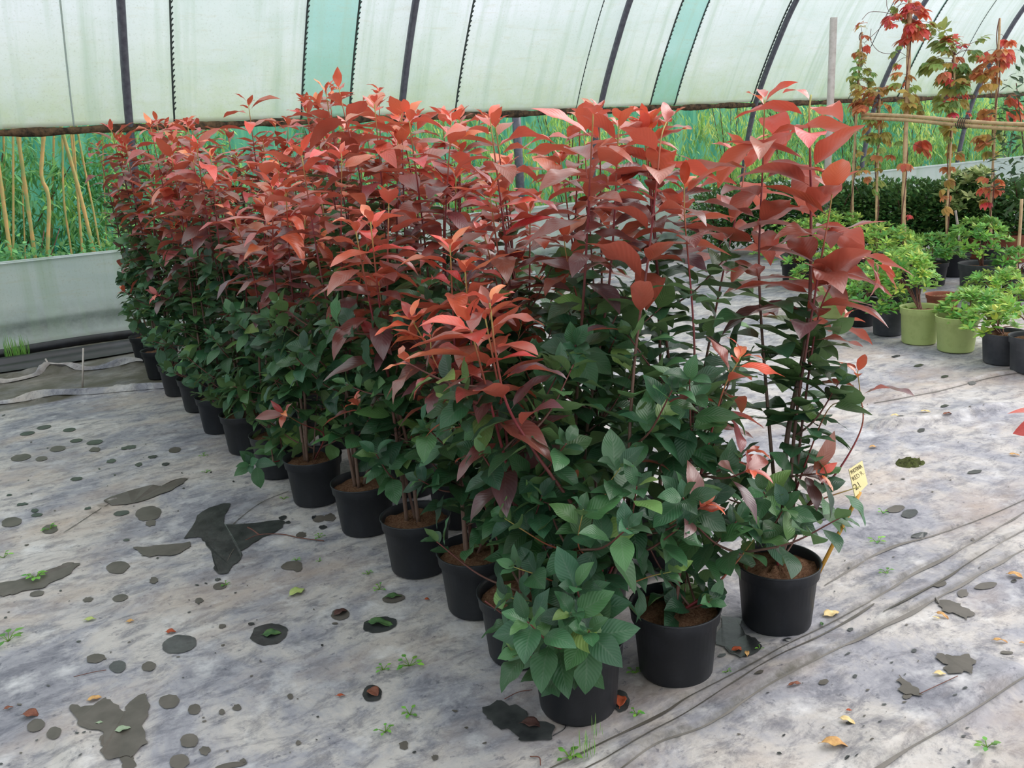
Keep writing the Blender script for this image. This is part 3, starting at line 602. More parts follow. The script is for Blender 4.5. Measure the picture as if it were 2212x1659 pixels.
# ------------------------------------------------------------------ photinias
OUT = np.array([(165,330),(215,243),(300,222),(360,200),(400,212),(470,186),(520,186),(570,190),(640,178),(690,165),(712,128),(745,128),(770,165),(820,168),(865,190),(905,210),(980,212),(1020,214),(1062,204),(1110,206),(1150,202),(1240,186),(1290,190),(1330,212),(1400,210),(1460,206),(1535,202),(1600,165),(1640,143),(1700,145),(1760,158),(1835,163),(1880,230),(1876,300),(1888,370),(1900,430),(1950,510),(1992,600),(1900,640),(1885,690),(1880,760),(1975,790),(1900,880),(1930,975),(1890,1000),(1825,1005),(1828,1085),(1895,1100),(1860,1150),(1790,1170),(1730,1140),(1735,1270),(1640,1200),(1600,1300),(1560,1330),(1500,1400),(1390,1370),(1350,1380),(1335,1480),(1200,1500),(1130,1560),(1035,1400),(1035,1290),(1085,1220),(1010,1190),(940,1200),(895,1140),(825,1120),(775,1055),(715,1030),(630,1000),(565,1075),(450,1010),(500,950),(560,930),(480,900),(420,850),(350,800),(310,745),(240,650),(255,560),(215,480),(150,360)], float)
def inside(P):
    q = px(P); x, y = q[:, 0], q[:, 1]; r = np.zeros(len(q), bool); j = len(OUT)-1
    for i in range(len(OUT)):
        xi, yi = OUT[i]; xj, yj = OUT[j]
        with np.errstate(divide='ignore', invalid='ignore'):
            c_ = ((yi > y) != (yj > y)) & (x < (xj-xi)*(y-yi)/(yj-yi+1e-12)+xi)
        r ^= c_; j = i
    return r
def top_limit(x):   # highest picture row of the clump at this column
    tp = OUT[:36]; return float(np.interp(x, tp[:, 0], tp[:, 1]))
def blades(P, red, green, start=.0, stop=None, spacing=.034, big=.15, redlen=.42, tipyoung=True, redden=True, base_age=0., e0=.45, grow=None, whorl=6):
    """leaves down a shoot from its tip; P runs base to tip"""
    L = np.r_[0, np.cumsum(np.linalg.norm(np.diff(P, axis=0), axis=1))]; tot = L[-1]; stop = tot if stop is None else stop
    def at(s):
        s = min(max(tot-s, 0), tot); q = np.array([np.interp(s, L, P[:, j]) for j in range(3)])
        q2 = np.array([np.interp(min(s+.01, tot), L, P[:, j]) for j in range(3)]); q1 = np.array([np.interp(max(s-.01, 0), L, P[:, j]) for j in range(3)])
        return q, unit(q2-q1)
    k = rnd.randint(0, 99); s = start
    while s < stop:
        q, T = at(s); az = k*2.39996+rnd.uniform(-.25, .25); k += 1
        a = np.array([1., 0, 0]) if abs(T[0]) < .7 else np.array([0, 1., 0]); u = unit(np.cross(T, a)); w = np.cross(T, u); rad = u*math.cos(az)+w*math.sin(az)
        f = s/max(redlen, .01)
        if s < .03: el = rnd.uniform(.35, .8); Ln = big*rnd.uniform(.45, .7)
        elif s < .09: el = rnd.uniform(.75, 1.15); Ln = big*rnd.uniform(.75, 1.05)
        else: el = rnd.uniform(1.0, 1.5); Ln = big*rnd.uniform(.8, 1.15)
        d = unit(T*math.cos(el)+rad*math.sin(el)+np.array([0, 0, .05])); n = unit(T-d*(T@d)+np.array([0, 0, .6])+rng.normal(size=3)*.2)
        isred = redden and s < redlen*rnd.uniform(.8, 1.2)
        Ln *= 1.3 if isred and s > .03 else 1.0
        Wd = Ln*(rnd.uniform(.16, .215) if isred else rnd.uniform(.21, .27)); arch = rnd.uniform(.35, 1.35); fold = rnd.uniform(.05, .42); wave = Ln*rnd.uniform(.01, .045)
        if isred:
            red.add(q, d, n, Ln, Wd, arch, fold, wave, min(1, max(0, base_age+.95*f**.7+rnd.uniform(-.16, .16))))
        else:
            green.add(q, d, n, Ln*.95, Wd*1.08, arch*.8, fold*.8, wave, rnd.uniform(.2, 1) if rnd.random() < .9 else rnd.uniform(0, .2))
        s += (.008 if s < .03 else spacing*rnd.uniform(.7, 1.3))
ZG = .18
def make_plant(x, y, label, group, tips, lean=0., branches=8, hero=None, skip_low=False, R=.132, big=.15, seed=0, lod=0, tilt=(0, 0), spread=1.):
    rnd.seed(1000+seed)
    e = thing('potted_photinia', (x, y, floor_z(x, y)), label, 'potted plant', group); branches = int(branches*1.75)
    off = np.array([x, y, floor_z(x, y)])
    keep = lambda P: inside(P+off)
    pe = e
    pot_mesh(pe, R, .215)
    shoots = []
    for tp in tips:
        tp = np.asarray(tp)-off; an = rnd.uniform(0, 6.28); b = np.array([.035*math.cos(an), .035*math.sin(an), ZG])
        m1 = b+(tp-b)*np.array([.12, .12, .3])+rng.normal(size=3)*[.012, .012, 0]; m2 = b+(tp-b)*np.array([.5, .5, .66])+rng.normal(size=3)*[.018, .018, 0]
        shoots.append((smoothline([b, m1, m2, tp], 9), .0075, rnd.uniform(.34, .56), 'tall'))
    for hp in (hero or []):
        P = np.array(hp['pts'])-off; shoots.append((smoothline(P, 9), hp.get('r', .007), hp.get('red', .4), hp))
    stemsets = []
    for P, r, redlen, info in shoots:
        a = Acc(); L = np.r_[0, np.cumsum(np.linalg.norm(np.diff(P, axis=0), axis=1))]; tot = L[-1]; age = np.clip((tot-L)/max(.9, .01), 0, 1)
        a.tube(P, r*(.28+.72*np.clip((tot-L)/tot, 0, 1)), 7, age); rd, gr = Leaves(), Leaves()
        if info == 'tall':
            blades(P, rd, gr, 0, tot*.80, .03, big, redlen, spacing) if False else blades(P, rd, gr, 0, tot*.84, .031, big, redlen)
        else:
            if info.get('leaf', True): blades(P, rd, gr, info.get('start', 0), info.get('stop', tot*.7), info.get('sp', .03), info.get('big', big), redlen, redden=redlen > 0, base_age=info.get('age', 0.))
        stemsets.append([a, rd, gr, P, L, tot])
    nb = 0 if skip_low else branches
    for k in range(nb):
        st = stemsets[k % len(stemsets)]; P, L, tot = st[3:]; s = rnd.uniform(.02, .80)*min(tot, .95)
        q = np.array([np.interp(s, L, P[:, j]) for j in range(3)]); an = k*2.4+rnd.uniform(-.4, .4); ln = rnd.uniform(.16, .30)*spread; ri = rnd.uniform(.1, .9)
        tip = q+np.array([math.cos(an)*ln*math.cos(ri), math.sin(an)*ln*math.cos(ri), ln*math.sin(ri)+.03]); B = smoothline([q, q+(tip-q)*[.5, .5, .4]+[0, 0, -.01], tip], 6)
        tp_w = (tip+off)[None]
        if not inside(tp_w)[0]: tip = q+(tip-q)*.45; B = smoothline([q, (q+tip)/2, tip], 5)
        ag = np.linspace(1, .5, len(B)); st[0].tube(B, np.linspace(.0042, .0018, len(B)), 5, ag)
        if rnd.random() < .14 and s > .25: blades(B, st[1], st[2], 0, ln*.9, .026, big*.8, .07)
        else: blades(B, st[1], st[2], 0, ln*.95, .024, big*.86, 0, redden=False)
    R_, C_ = (13, 5) if lod == 0 else (8, 3)
    for a, rd, gr, *_ in stemsets:
        s = a.build('stem', 'stem', pe)
        gr.build('green_leaves', 'green_leaf', s, R_, C_, keep=keep); rd.build('red_leaves', 'red_leaf', s, R_, C_, keep=keep)
    return e
# left edge row, front to back, then the columns behind it (pot centres on the ground)
COL1 = [(1.235, 1.72), (1.26, 2.03), (1.30, 2.36), (1.275, 2.75), (1.27, 3.22), (1.22, 3.66), (1.205, 4.12), (1.19, 4.60), (1.18, 5.08), (1.20, 5.62), (1.19, 6.13), (1.24, 7.42)]
COL1X = [(1.2, 6.75)]
COL2 = [(1.56, 1.68)]+[(1.62+.02*math.sin(k*2), 2.14+k*.44) for k in range(12)]
COL3 = [(1.99, 1.68)]+[(2.02+.03*math.sin(k*3), 2.2+k*.46) for k in range(11)]
ordn = ['first', 'second', 'third', 'fourth', 'fifth', 'sixth', 'seventh', 'eighth', 'ninth', 'tenth', 'eleventh', 'twelfth']
L1 = ['red-topped photinia in the nearest black pot, pink whorl on a leaning shoot', 'photinia in the pot tucked right behind the nearest one',
      'photinia in the third pot along the left edge of the block, brown coir showing', 'photinia in the fourth pot along the left edge, pot fully in view with coir soil', 'photinia in a pot half hidden left of the fourth one along the edge',
      'photinia in the sixth left edge pot, with a low branch ending in an orange sprout', 'photinia in the seventh left edge pot, a green-leaved branch drooping to the left', 'photinia in the eighth pot along the left edge of the block',
      'photinia in the ninth pot along the left edge of the block', 'photinia in the tenth pot along the left edge of the block', 'photinia in the eleventh left edge pot, beside the dark sheet', 'farthest photinia at the left end of the block, pot standing apart by the wall']
def random_tips(x, y, n, lo, hi, spread=.15, ymin=0):
    out = []; k = 0
    while len(out) < n and k < 60:
        k += 1; an = rnd.uniform(0, 6.28); r = spread*rnd.random()**.5; z = rnd.uniform(lo, hi)
        p = np.array([x+math.cos(an)*r, y+math.sin(an)*r, z]); q = px(p)
        lim = max(ymin+rnd.uniform(0, 90), top_limit(q[0])+rnd.uniform(22, 60)*(2.6/depth_of(p))**.5)
        # come down to the height of the clump here
        while q[1] < lim and p[2] > .6: p[2] -= .02; q = px(p)
        out.append(p)
    return out
def tip_px(x, y, base): return at_depth(x, y, depth_of(base))
def H(base, pts, dd=0., **k):
    """shoot traced from the photograph, standing at its pot's distance"""
    b = np.array([base[0], base[1], ZG]); dp = depth_of(b); n = len(pts)
    P = [b]+[at_depth(x_, y_, dp+dd*(i+1)/n) for i, (x_, y_) in enumerate(pts)]
    return dict(pts=P, **k)
seed = 0
for k, (x, y) in enumerate(COL1):
    rnd.seed(50+k); hero = []; n = 4; lo, hi = 1.15, 1.8; br = 9
    if k == 0:
        n = 0; br = 12
        hero = [H((x, y), [(1300, 1200), (1240, 1095), (1165, 990), (1098, 880), (1072, 770), (1062, 690), (1058, 655)], -.12, r=.008, age=.1, red=.34, stop=.40, sp=.03, big=.165),
                H((x, y), [(1320, 1230), (1345, 1110), (1352, 985)], .02, r=.005, red=.05, big=.13, sp=.034, stop=.5),
                H((x, y), [(1345, 1180), (1362, 900), (1375, 740), (1400, 560), (1418, 400), (1428, 300), (1440, 262)], .2, r=.007, red=.6, big=.17),
                H((x, y), [(1235, 1300), (1165, 1335)], -.12, r=.005, red=0, big=.11, sp=.02, stop=.2),
                H((x, y), [(1262, 1385), (1208, 1462)], -.19, r=.004, red=0, big=.13, sp=.014, stop=.12),
                H((x, y), [(1350, 1180), (1450, 1130), (1500, 1080)], -.06, r=.005, red=0, big=.12, sp=.026, stop=.3),
                H((x, y), [(1270, 1230), (1170, 1170), (1090, 1120)], -.05, r=.005, red=0, big=.12, sp=.024, stop=.32),
                H((x, y), [(1260, 1290), (1180, 1250), (1110, 1225)], -.14, r=.004, red=0, big=.12, sp=.022, stop=.22), H((x, y), [(1250, 1320), (1150, 1300), (1095, 1290)], -.10, r=.004, red=0, big=.11, sp=.022, stop=.2),
                H((x, y), [(1250, 1340), (1180, 1370), (1130, 1395)], -.14, r=.004, red=0, big=.10, sp=.022, stop=.12), H((x, y), [(1290, 1240), (1250, 1180), (1260, 1100)], -.2, r=.004, red=0, big=.12, sp=.024, stop=.3),
                H((x, y), [(1310, 1290), (1390, 1250), (1450, 1235)], -.12, r=.004, red=0, big=.115, sp=.026, stop=.2), H((x, y), [(1300, 1240), (1300, 1150), (1310, 1060), (1340, 1010)], -.14, r=.004, red=0, big=.14, sp=.03, stop=.36)]
    elif k == 1:
        n = 2; hi = 1.3; hero = [H((x, y), [(1120, 1150), (1100, 1000), (950, 800), (928, 720)], -.05, r=.005, red=.2, big=.12)]
    elif k == 2:
        n = 3; lo, hi = .9, 1.25; hero = [H((x, y), [(1150, 900), (1120, 760), (1128, 690)], .0, r=.005, red=.15, big=.12)]
    elif k == 3:
        n = 3; lo, hi = .95, 1.4; hero = [H((x, y), [(870, 1000), (840, 800), (818, 610)], -.1, r=.006, red=.3, big=.15)]
    elif k == 4: hero = [H((x, y), [(820, 900), (800, 650), (780, 400), (745, 250), (732, 190)], .2, r=.007, red=.5, big=.16)]; n = 3
    elif k == 5: hero = [H((x, y), [(700, 940), (650, 915), (612, 892)], -.45, r=.004, red=.06, big=.13, stop=.04), H((x, y), [(690, 700), (660, 540), (690, 520)], -.2, r=.004, red=.15, big=.12)]; n = 3
    elif k == 6: hero = [H((x, y), [(610, 990), (570, 1000), (540, 1004)], -.5, r=.004, red=0, big=.13, stop=.1, sp=.02)]; n = 3
    tips = random_tips(x, y, n, lo, hi+.3 if k < 4 else hi, ymin={1: 600, 2: 520, 3: 400, 4: 280}.get(k, 0)) if n else []
    make_plant(x, y, L1[k], None, tips, branches=br, hero=hero, seed=k, lod=0 if k < 6 else 1, spread=.95)
for k, (x, y) in enumerate(COL1X):
    rnd.seed(90); make_plant(x, y, 'photinia standing behind the eleventh left edge pot', None, random_tips(x, y, 4, 1.2, 1.85), seed=40, lod=1)
for k, (x, y) in enumerate(COL2):
    rnd.seed(150+k); hero = []; n = 4; br = 8
    if k == 0:
        l, g = 'photinia in the middle pot of the three front pots', None
        hero = [H((x, y), [(1480, 1150), (1520, 1000), (1560, 850), (1600, 770)], -.1, r=.006, red=.22, big=.13), H((x, y), [(1490, 1000), (1500, 750), (1480, 480), (1478, 400)], .05, r=.006, red=.25, big=.14),
                H((x, y), [(1530, 1280), (1590, 1215), (1640, 1150)], -.05, r=.005, red=0, big=.13, sp=.024, stop=.25)]; n = 0; br = 11
    else: l, g = 'red-topped photinia hidden inside the block behind the outer rows', 'photinias inside the block'; n = 4
    if k == 1: hero = [H((x, y), [(1290, 900), (1260, 700), (1225, 560), (1218, 500)], -.1, r=.006, red=.3, big=.15), H((x, y), [(1290, 800), (1275, 500), (1262, 300), (1262, 262)], .1, r=.006, red=.5, big=.16)]; n = 2
    make_plant(x, y, l, g, random_tips(x, y, n, 1.2, 1.85) if n else [], branches=br, hero=hero, seed=100+k, lod=0 if k < 3 else 1)
for k, (x, y) in enumerate(COL3):
    rnd.seed(250+k); hero = []; n = 4; br = 6
    if k == 0:
        l, g = 'tallest photinia in the right front pot, large crimson leaves, price tag stake in its soil', None
        hero = [H((x, y), [(1690, 1150), (1700, 950), (1745, 700), (1752, 450), (1748, 260), (1752, 205)], .05, r=.010, red=.72, big=.21, sp=.03),
                H((x, y), [(1680, 1130), (1660, 900), (1640, 600), (1648, 350), (1652, 215)], .1, r=.007, red=.65, big=.20, sp=.03),
                H((x, y), [(1700, 1120), (1720, 900), (1760, 640), (1790, 470), (1800, 400)], -.08, r=.007, red=.45, big=.19),
                H((x, y), [(1710, 1120), (1735, 900), (1775, 660), (1850, 560), (1905, 575)], 0., r=.006, red=.35, big=.16),
                H((x, y), [(1700, 1150), (1750, 1085), (1815, 1010), (1862, 920), (1858, 850), (1852, 800)], -.05, r=.005, red=.12, big=.14, stop=.12, sp=.03),
                H((x, y), [(1700, 1130), (1760, 1085), (1860, 1050)], -.08, r=.005, red=0, big=.13, sp=.03, stop=.22),
                H((x, y), [(1690, 1150), (1780, 900), (1830, 870)], -.02, r=.005, red=0, big=.14, sp=.03, stop=.3),
                H((x, y), [(1680, 1150), (1630, 1160), (1600, 1130)], -.1, r=.005, red=0, big=.14, sp=.03, stop=.2)]; n = 0; br = 7
    else:
        l, g = ('red-topped photinia in the far right column of the block behind the tallest one', 'photinias in the right column of the block')
    if k == 1: hero = [H((x, y), [(1500, 900), (1560, 600), (1600, 420), (1612, 330)], 0., r=.007, red=.5, big=.18)]; n = 3
    if k == 2: n = 3
    make_plant(x, y, l, g, random_tips(x, y, n, 1.3, 1.85, .11) if n else [], branches=br, hero=hero, seed=200+k, lod=0 if k < 3 else 1)

# price tag in the right front pot
rnd.seed(5)
base = ground(1770, 1232, .19); dp = depth_of(base); top = at_depth(1858, 1062, dp-.02)
e = thing('price_tag', tuple(base), 'yellow price tag on a slanting wooden stick in the right front pot', 'plant tag')
a = Acc(); b0 = at_depth(1764, 1246, dp)-base; a.tube([b0, top-base], .0062, 8); a.build('stick', 'yellow_stick', e)
cs = [at_depth(1833, 1014, dp-.01), at_depth(1847, 1074, dp-.03), at_depth(1874, 1046, dp-.01), at_depth(1862, 995, dp+.01)]
cs = [c_-base for c_ in cs]; nn = unit(np.cross(cs[1]-cs[0], cs[3]-cs[0])); th = nn*.0015
Vv = [c_+th for c_ in cs]+[c_-th for c_ in cs]
card = ngon_mesh('card', Vv, [[0, 1, 2, 3], [7, 6, 5, 4], [0, 4, 5, 1], [1, 5, 6, 2], [2, 6, 7, 3], [3, 7, 4, 0]], 'label_card', e)
down = unit(cs[1]-cs[0]); right = unit((cs[3]-cs[0])-down*((cs[3]-cs[0])@down)); face = unit(np.cross(right, -down))
if face@(O-base-cs[0]) < 0: face = -face
hgt = np.linalg.norm(cs[1]-cs[0]); rv = cs[3]-cs[0]
for txt, u, v, s in (('PHOTINIA', .10, .22, .19), ('RED R.', .32, .46, .2), ('21,9', .28, .80, .30)):
    cu = bpy.data.curves.new('lettering', 'FONT'); cu.body = txt; cu.size = hgt*s*1.05; cu.extrude = .0003
    tmp = bpy.data.objects.new('lettering_curve', cu); C.objects.link(tmp); cu.materials.append(MAT['label_ink']); bpy.context.view_layer.update()
    me_ = bpy.data.meshes.new_from_object(tmp.evaluated_get(bpy.context.evaluated_depsgraph_get())); bpy.data.objects.remove(tmp)
    to = bpy.data.objects.new('lettering', me_); C.objects.link(to); to.parent = e
    xr = unit(rv); fz = unit(np.cross(xr, -down)); fz = fz if fz@(O-base) > 0 else -fz; yr = np.cross(fz, xr)
    xs_ = np.array([q_.co.x for q_ in me_.vertices]); k_ = min(1., .78*np.linalg.norm(rv)/(xs_.max()-xs_.min())); wd_ = (xs_.max()-xs_.min())*k_/np.linalg.norm(rv)
    for q_ in me_.vertices: q_.co.x *= k_
    p = cs[0]+(cs[1]-cs[0])*v+rv*(.5-wd_/2)+fz*.0025
    to.matrix_local = Matrix([[xr[i], yr[i], fz[i], p[i]] for i in range(3)]+[[0, 0, 0, 1]])

# ------------------------------------------------------------------ plants on the right
def azalea(pxb, R, Hh, mat, label, dome=(0, 0, .2, .2, .3), n=420, trunk=None, soil='coir', L=.05, age=(0, 1), lean=(0, 0), cat='potted plant', leaf='azalea_leaf', group='small potted shrubs at right'):
    g = ground(*pxb); g = g+unit([g[0], g[1], 0])*R*.75
    e = thing('potted_azalea', (g[0], g[1], floor_z(g[0], g[1])), label, cat, group)
    pot_mesh(e, R, Hh, mat, soil, .84)
    dx, dy, wr, h, z0 = dome
    lv = Leaves(); a = Acc()
    # rosettes at twig ends
    nr = max(6, n//7)
    for k in range(nr):
        v = rng.normal(size=3); v /= np.linalg.norm(v); v[2] = abs(v[2])*1.5-.75; r = rnd.uniform(.75, 1.05)
        p = np.array([dx+v[0]*wr*r, dy+v[1]*wr*r, Hh*.8+z0+h*.45+v[2]*h*.55*r])
        if k < 7:
            P = smoothline([(rnd.uniform(-.01, .01), rnd.uniform(-.01, .01), Hh*.8), (dx*.6+v[0]*wr*.3, dy*.6+v[1]*wr*.3, Hh*.8+z0+h*.2), p], 5); a.tube(P, np.linspace(.006, .0025, len(P)), 5)
        ax = unit([v[0]*.6, v[1]*.6, 1]); ag = rnd.uniform(*age)
        for q in range(9):
            an = q*2.4+rnd.random(); el = rnd.uniform(.6, 1.3); u = unit(np.cross(ax, [1, .1, 0])); w = np.cross(ax, u)
            d = unit(ax*math.cos(el)+(u*math.cos(an)+w*math.sin(an))*math.sin(el))
            lv.add(p+d*.004, d, ax, 1.25*L*rnd.uniform(.7, 1.2), L*.25, rnd.uniform(.1, .6), .15, 0, min(1, max(0, ag+rnd.uniform(-.2, .2))))
    a.build('twigs', 'bark', e); lv.build('foliage', leaf, e, 5, 3, (.62, 1.0))
    return e
rnd.seed(33)
azalea((1858, 708), .13, .2, 'black_plastic', 'small shrub in a dark pot just right of the tall photinia stems', (0, 0, .24, .30, .02), 560)
azalea((1917, 728), .125, .2, 'dusty_plastic', 'low shrub in the grey-black pot left of the first lime pot', (-.1, .05, .24, .26, .02), 480, age=(.3, 1))
azalea((1984, 748), .14, .26, 'lime_plastic', 'shrub with yellowish tufts in the lime green pot at left of the pair', (.12, .22, .22, .34, .12), 700, age=(0, .6))
azalea((2063, 765), .14, .24, 'lime_plastic', 'spreading bright green shrub in the right lime green pot', (.14, -.04, .24, .26, -.02), 760, age=(.2, .7))
azalea((2163, 792), .135, .2, 'dusty_plastic', 'sparse shrub in the dusty black pot right of the lime pots', (.02, .1, .16, .16, .02), 200, age=(.1, .6))
azalea((2222, 812), .13, .22, 'dusty_plastic', 'shrub in a dark pot cut off by the right picture edge, nearest there', (.0, .05, .18, .26, .08), 300, age=(0, .5))
azalea((2115, 648), .19, .30, 'dusty_plastic', 'gnarled shrub in the widest black pot, foliage pads on bare grey trunks', (.02, .05, .26, .34, .14), 700, age=(.2, .8))
azalea((2150, 672), .14, .12, 'black_plastic', 'low fresh green shrub in front of the widest black pot', (0, 0, .26, .26, .0), 520, age=(.1, .6))
azalea((2198, 650), .15, .24, 'dusty_plastic', 'grassy shrub in the black pot at the right edge beside the widest pot', (0, .05, .2, .2, .05), 300, age=(.4, 1))
azalea((1950, 668), .15, .2, 'black_plastic', 'shrub in a black pot behind the grey-black and lime pots', (0, .05, .26, .3, .05), 560, age=(.2, .9))
azalea((1880, 640), .15, .22, 'black_plastic', 'shrub seen through the crimson leaves right of the tallest photinia', (0, 0, .42, .5, .05), 1100, age=(0, .7))
azalea((1800, 690), .14, .24, 'lime_plastic', 'lime green pot glimpsed behind the tall photinia leaves', (0, .1, .25, .3, .05), 450)
azalea((1800, 610), .16, .24, 'black_plastic', 'light green shrub glimpsed low behind the tall photinia', (0, 0, .42, .5, .05), 1100, age=(0, .6))
azalea((1720, 620), .16, .24, 'black_plastic', 'light green shrub glimpsed between the tall photinia stems', (0, 0, .4, .45, .05), 900, age=(0, .6))
azalea((2010, 620), .15, .22, 'black_plastic', 'deep green shrub in a black pot left of the pot with a cane', (0, 0, .26, .28, .05), 560, age=(.3, 1))
azalea((1930, 600), .15, .22, 'black_plastic', 'yellow-green shrub in a black pot at the creeper stakes', (0, 0, .28, .28, .05), 520, age=(0, .5))
azalea((2080, 560), .15, .24, 'black_plastic', 'pale variegated shrub standing at the front of the dark hedge', (0, 0, .3, .55, .35), 560, age=(0, .6), L=.09, leaf='spotted_leaf')
# terracotta pots
for (p, R, Hh, l) in (((2040, 682), .13, .16, 'reddish terracotta pot behind the two lime pots'), ((2185, 570), .22, .3, 'large brown terracotta pot at the right edge'), ((2120, 560), .2, .24, 'brown terracotta pot below the dark hedge')):
    g = ground(*p); e = thing('terracotta_pot', (g[0]+R*.5, g[1]+R*.5, 0), l, 'pot'); pot_mesh(e, R, Hh, 'terracotta', 'coir', .8)
# dark hedge of potted shrubs
HX = [(1560, 560), (1640, 560), (1720, 562), (1800, 566), (1868, 560), (1925, 562), (1985, 566), (2048, 566), (2110, 568), (2180, 566), (2250, 568)]
hl = ['dark shrub of the hedge seen through the photinias, leftmost', 'dark hedge shrub behind the tall photinia stems', 'dark hedge shrub left of the tallest photinia crown', 'dark hedge shrub right behind the tallest photinia crown', 'dark hedge shrub behind the leftmost creeper stake', 'dark hedge shrub between the first two creeper stakes', 'dark rounded hedge shrub right of the thick creeper stake',
      'dark hedge shrub behind the stake in the round pot', 'dark hedge shrub beneath the pale spotted shrub', 'dark hedge shrub above the brown terracotta pots', 'dark hedge shrub cut by the right picture edge']
for (p, l) in zip(HX, hl):
    g = ground(*p); bush('hedge_shrub', g[0]+.4, g[1]+.4, .52, .45, .78+rnd.uniform(-.05, .08), 2600, 'hedge_leaf', .075, .021, l, 'shrub', 'dark hedge shrubs at the back right', (.1, 1), 0, .08)
# tall glossy shrubs at the right edge
g = ground(2205, 600); bush('laurel_bush', g[0]+.2, g[1], .42, .4, 1.95, 700, 'dark_leaf', .12, .022, 'tall dark glossy shrub rising at the right picture edge', 'shrub', None, (0, 1), 0, .35, 14)
g = ground(2190, 560); bush('leafy_shrub', g[0]+1.0, g[1]-.2, .6, .4, 1.3, 1200, 'azalea_leaf', .07, .016, 'bright green shrub standing above the hedge at the right edge', 'shrub', None, (.1, .9), 0, .35, 8)
# Virginia creepers
def palm(lv, c_, d, size, age):
    ax = unit(d); up = unit(np.array([0, 0, 1.])+rng.normal(size=3)*.3); s = unit(np.cross(up, ax)); 
    for q in range(5):
        an = (q-2)*.62; dd = unit(ax*math.cos(an)+s*math.sin(an)+np.array([0, 0, -.35]))
        lv.add(c_, dd, up, size*(1-.12*abs(q-2)), size*.22, .8, .15, 0, min(1, max(0, age+rnd.uniform(-.06, .06))))
def creeper(pb, path, clusters, label, R=.13, mat='black_plastic', stake=True, r=.011, bare=.5):
    g = ground(*pb); e = thing('potted_creeper', (g[0], g[1], 0), label, 'climbing plant', 'creepers on canes at right'); pot_mesh(e, R, .24, mat)
    dp = depth_of([g[0], g[1], .5]); P = [np.array([0, 0, .19])]+[at_depth(x_, y_, dp)-g for x_, y_ in path]
    if stake:
        a = Acc(); Q = np.array([P[0]+(P[-1]-P[0])*u for u in np.linspace(0, 1, 24)]); Q = smoothline(P, 8)
        a.tube(Q, r*(1+.2*(np.arange(len(Q)) % 5 == 0)), 8); a.build('cane', 'bamboo', e)
    a = Acc(); Q = smoothline(P, 12); an = np.linspace(0, 16, len(Q)); W = Q+np.c_[np.cos(an), np.sin(an), an*0]*.022; a.tube(W, .005, 5); lv = Leaves()
    for (cx_, cy_, rx, ry, n, a0, a1, sz) in clusters:
        for k in range(n):
            x_ = cx_+rnd.uniform(-1, 1)*rx; y_ = cy_+rnd.uniform(-1, 1)*ry; p = at_depth(x_, y_, dp+rnd.uniform(-.15, .15))-g
            j = int(np.argmin(np.linalg.norm(Q-p, axis=1))); 
            if k % 2 == 0: T_ = smoothline([Q[j], (Q[j]+p)/2+[0, 0, .02], p], 4); a.tube(T_, .0022, 4)
            d = unit(p-Q[j]+rng.normal(size=3)*.05+[0, 0, -.02]); palm(lv, p, d, 1.55*sz*rnd.uniform(.7, 1.15), rnd.uniform(a0, a1))
    a.build('vine', 'bark', e); lv.build('foliage', 'creeper_leaf', e, 6, 3, (.75, 1.0))
    return e
rnd.seed(77)
creeper((1842, 590), [(1842, 400), (1850, 250), (1858, 110), (1862, 70)], [(1858, 90, 14, 40, 9, .3, .9, .07), (1848, 140, 8, 50, 10, .8, 1, .05), (1860, 160, 24, 20, 12, .75, 1, .07), (1880, 180, 20, 20, 8, .7, 1, .06), (1850, 300, 8, 70, 5, .5, .9, .05)], 'thin creeper on the leftmost cane, green leaves above the bamboo rail')
creeper((1892, 600), [(1893, 450), (1898, 300), (1900, 215)], [(1885, 205, 38, 22, 20, .4, .75, .085), (1865, 225, 22, 12, 8, .35, .55, .10), (1895, 270, 25, 30, 20, .45, 1, .075), (1905, 310, 30, 30, 12, .25, 1, .07), (1885, 360, 20, 25, 7, .4, .9, .08), (1893, 395, 10, 12, 4, .75, .95, .08)], 'bushy creeper in orange and green on the second cane')
creeper((1952, 600), [(1952, 450), (1956, 300), (1962, 150), (1965, 10), (1966, -40)], [(1968, 15, 25, 25, 14, .05, .3, .09), (1975, 65, 20, 22, 12, .1, .3, .10), (1925, 45, 12, 15, 5, .12, .3, .08), (1990, 55, 22, 15, 6, .2, .9, .07), (1950, 30, 14, 16, 6, .6, .9, .07), (1945, 165, 16, 30, 8, .25, .9, .07), (1960, 210, 18, 25, 8, .5, .8, .09), (1975, 230, 15, 10, 5, .6, .7, .08), (1935, 110, 12, 12, 3, .8, 1, .06), (1990, 310, 6, 12, 2, .2, .3, .12), (1958, 355, 8, 10, 2, .3, .4, .08), (1966, 468, 8, 5, 2, .05, .2, .06)], 'tall creeper with a scarlet top on the thick cane reaching the upper picture edge', r=.02)
creeper((2060, 596), [(2045, 500), (2052, 350), (2060, 200), (2062, 120)], [(2045, 85, 30, 22, 12, .75, 1, .10), (2065, 90, 22, 12, 8, .0, .2, .07), (2012, 140, 16, 22, 6, .8, .95, .11), (2060, 150, 22, 30, 14, .3, .95, .09), (2055, 200, 26, 40, 26, .6, 1, .09), (2060, 205, 20, 40, 10, .0, .25, .07), (2100, 100, 20, 20, 6, .8, 1, .08), (2085, 150, 12, 14, 4, .85, 1, .07), (2080, 245, 12, 16, 4, .0, .2, .06), (2045, 275, 12, 10, 4, .6, .8, .10), (2058, 320, 14, 40, 7, .4, .9, .07), (2045, 420, 8, 40, 5, .3, .6, .07)], 'creeper of green and crimson leaves on the cane in the round black pot', R=.15)
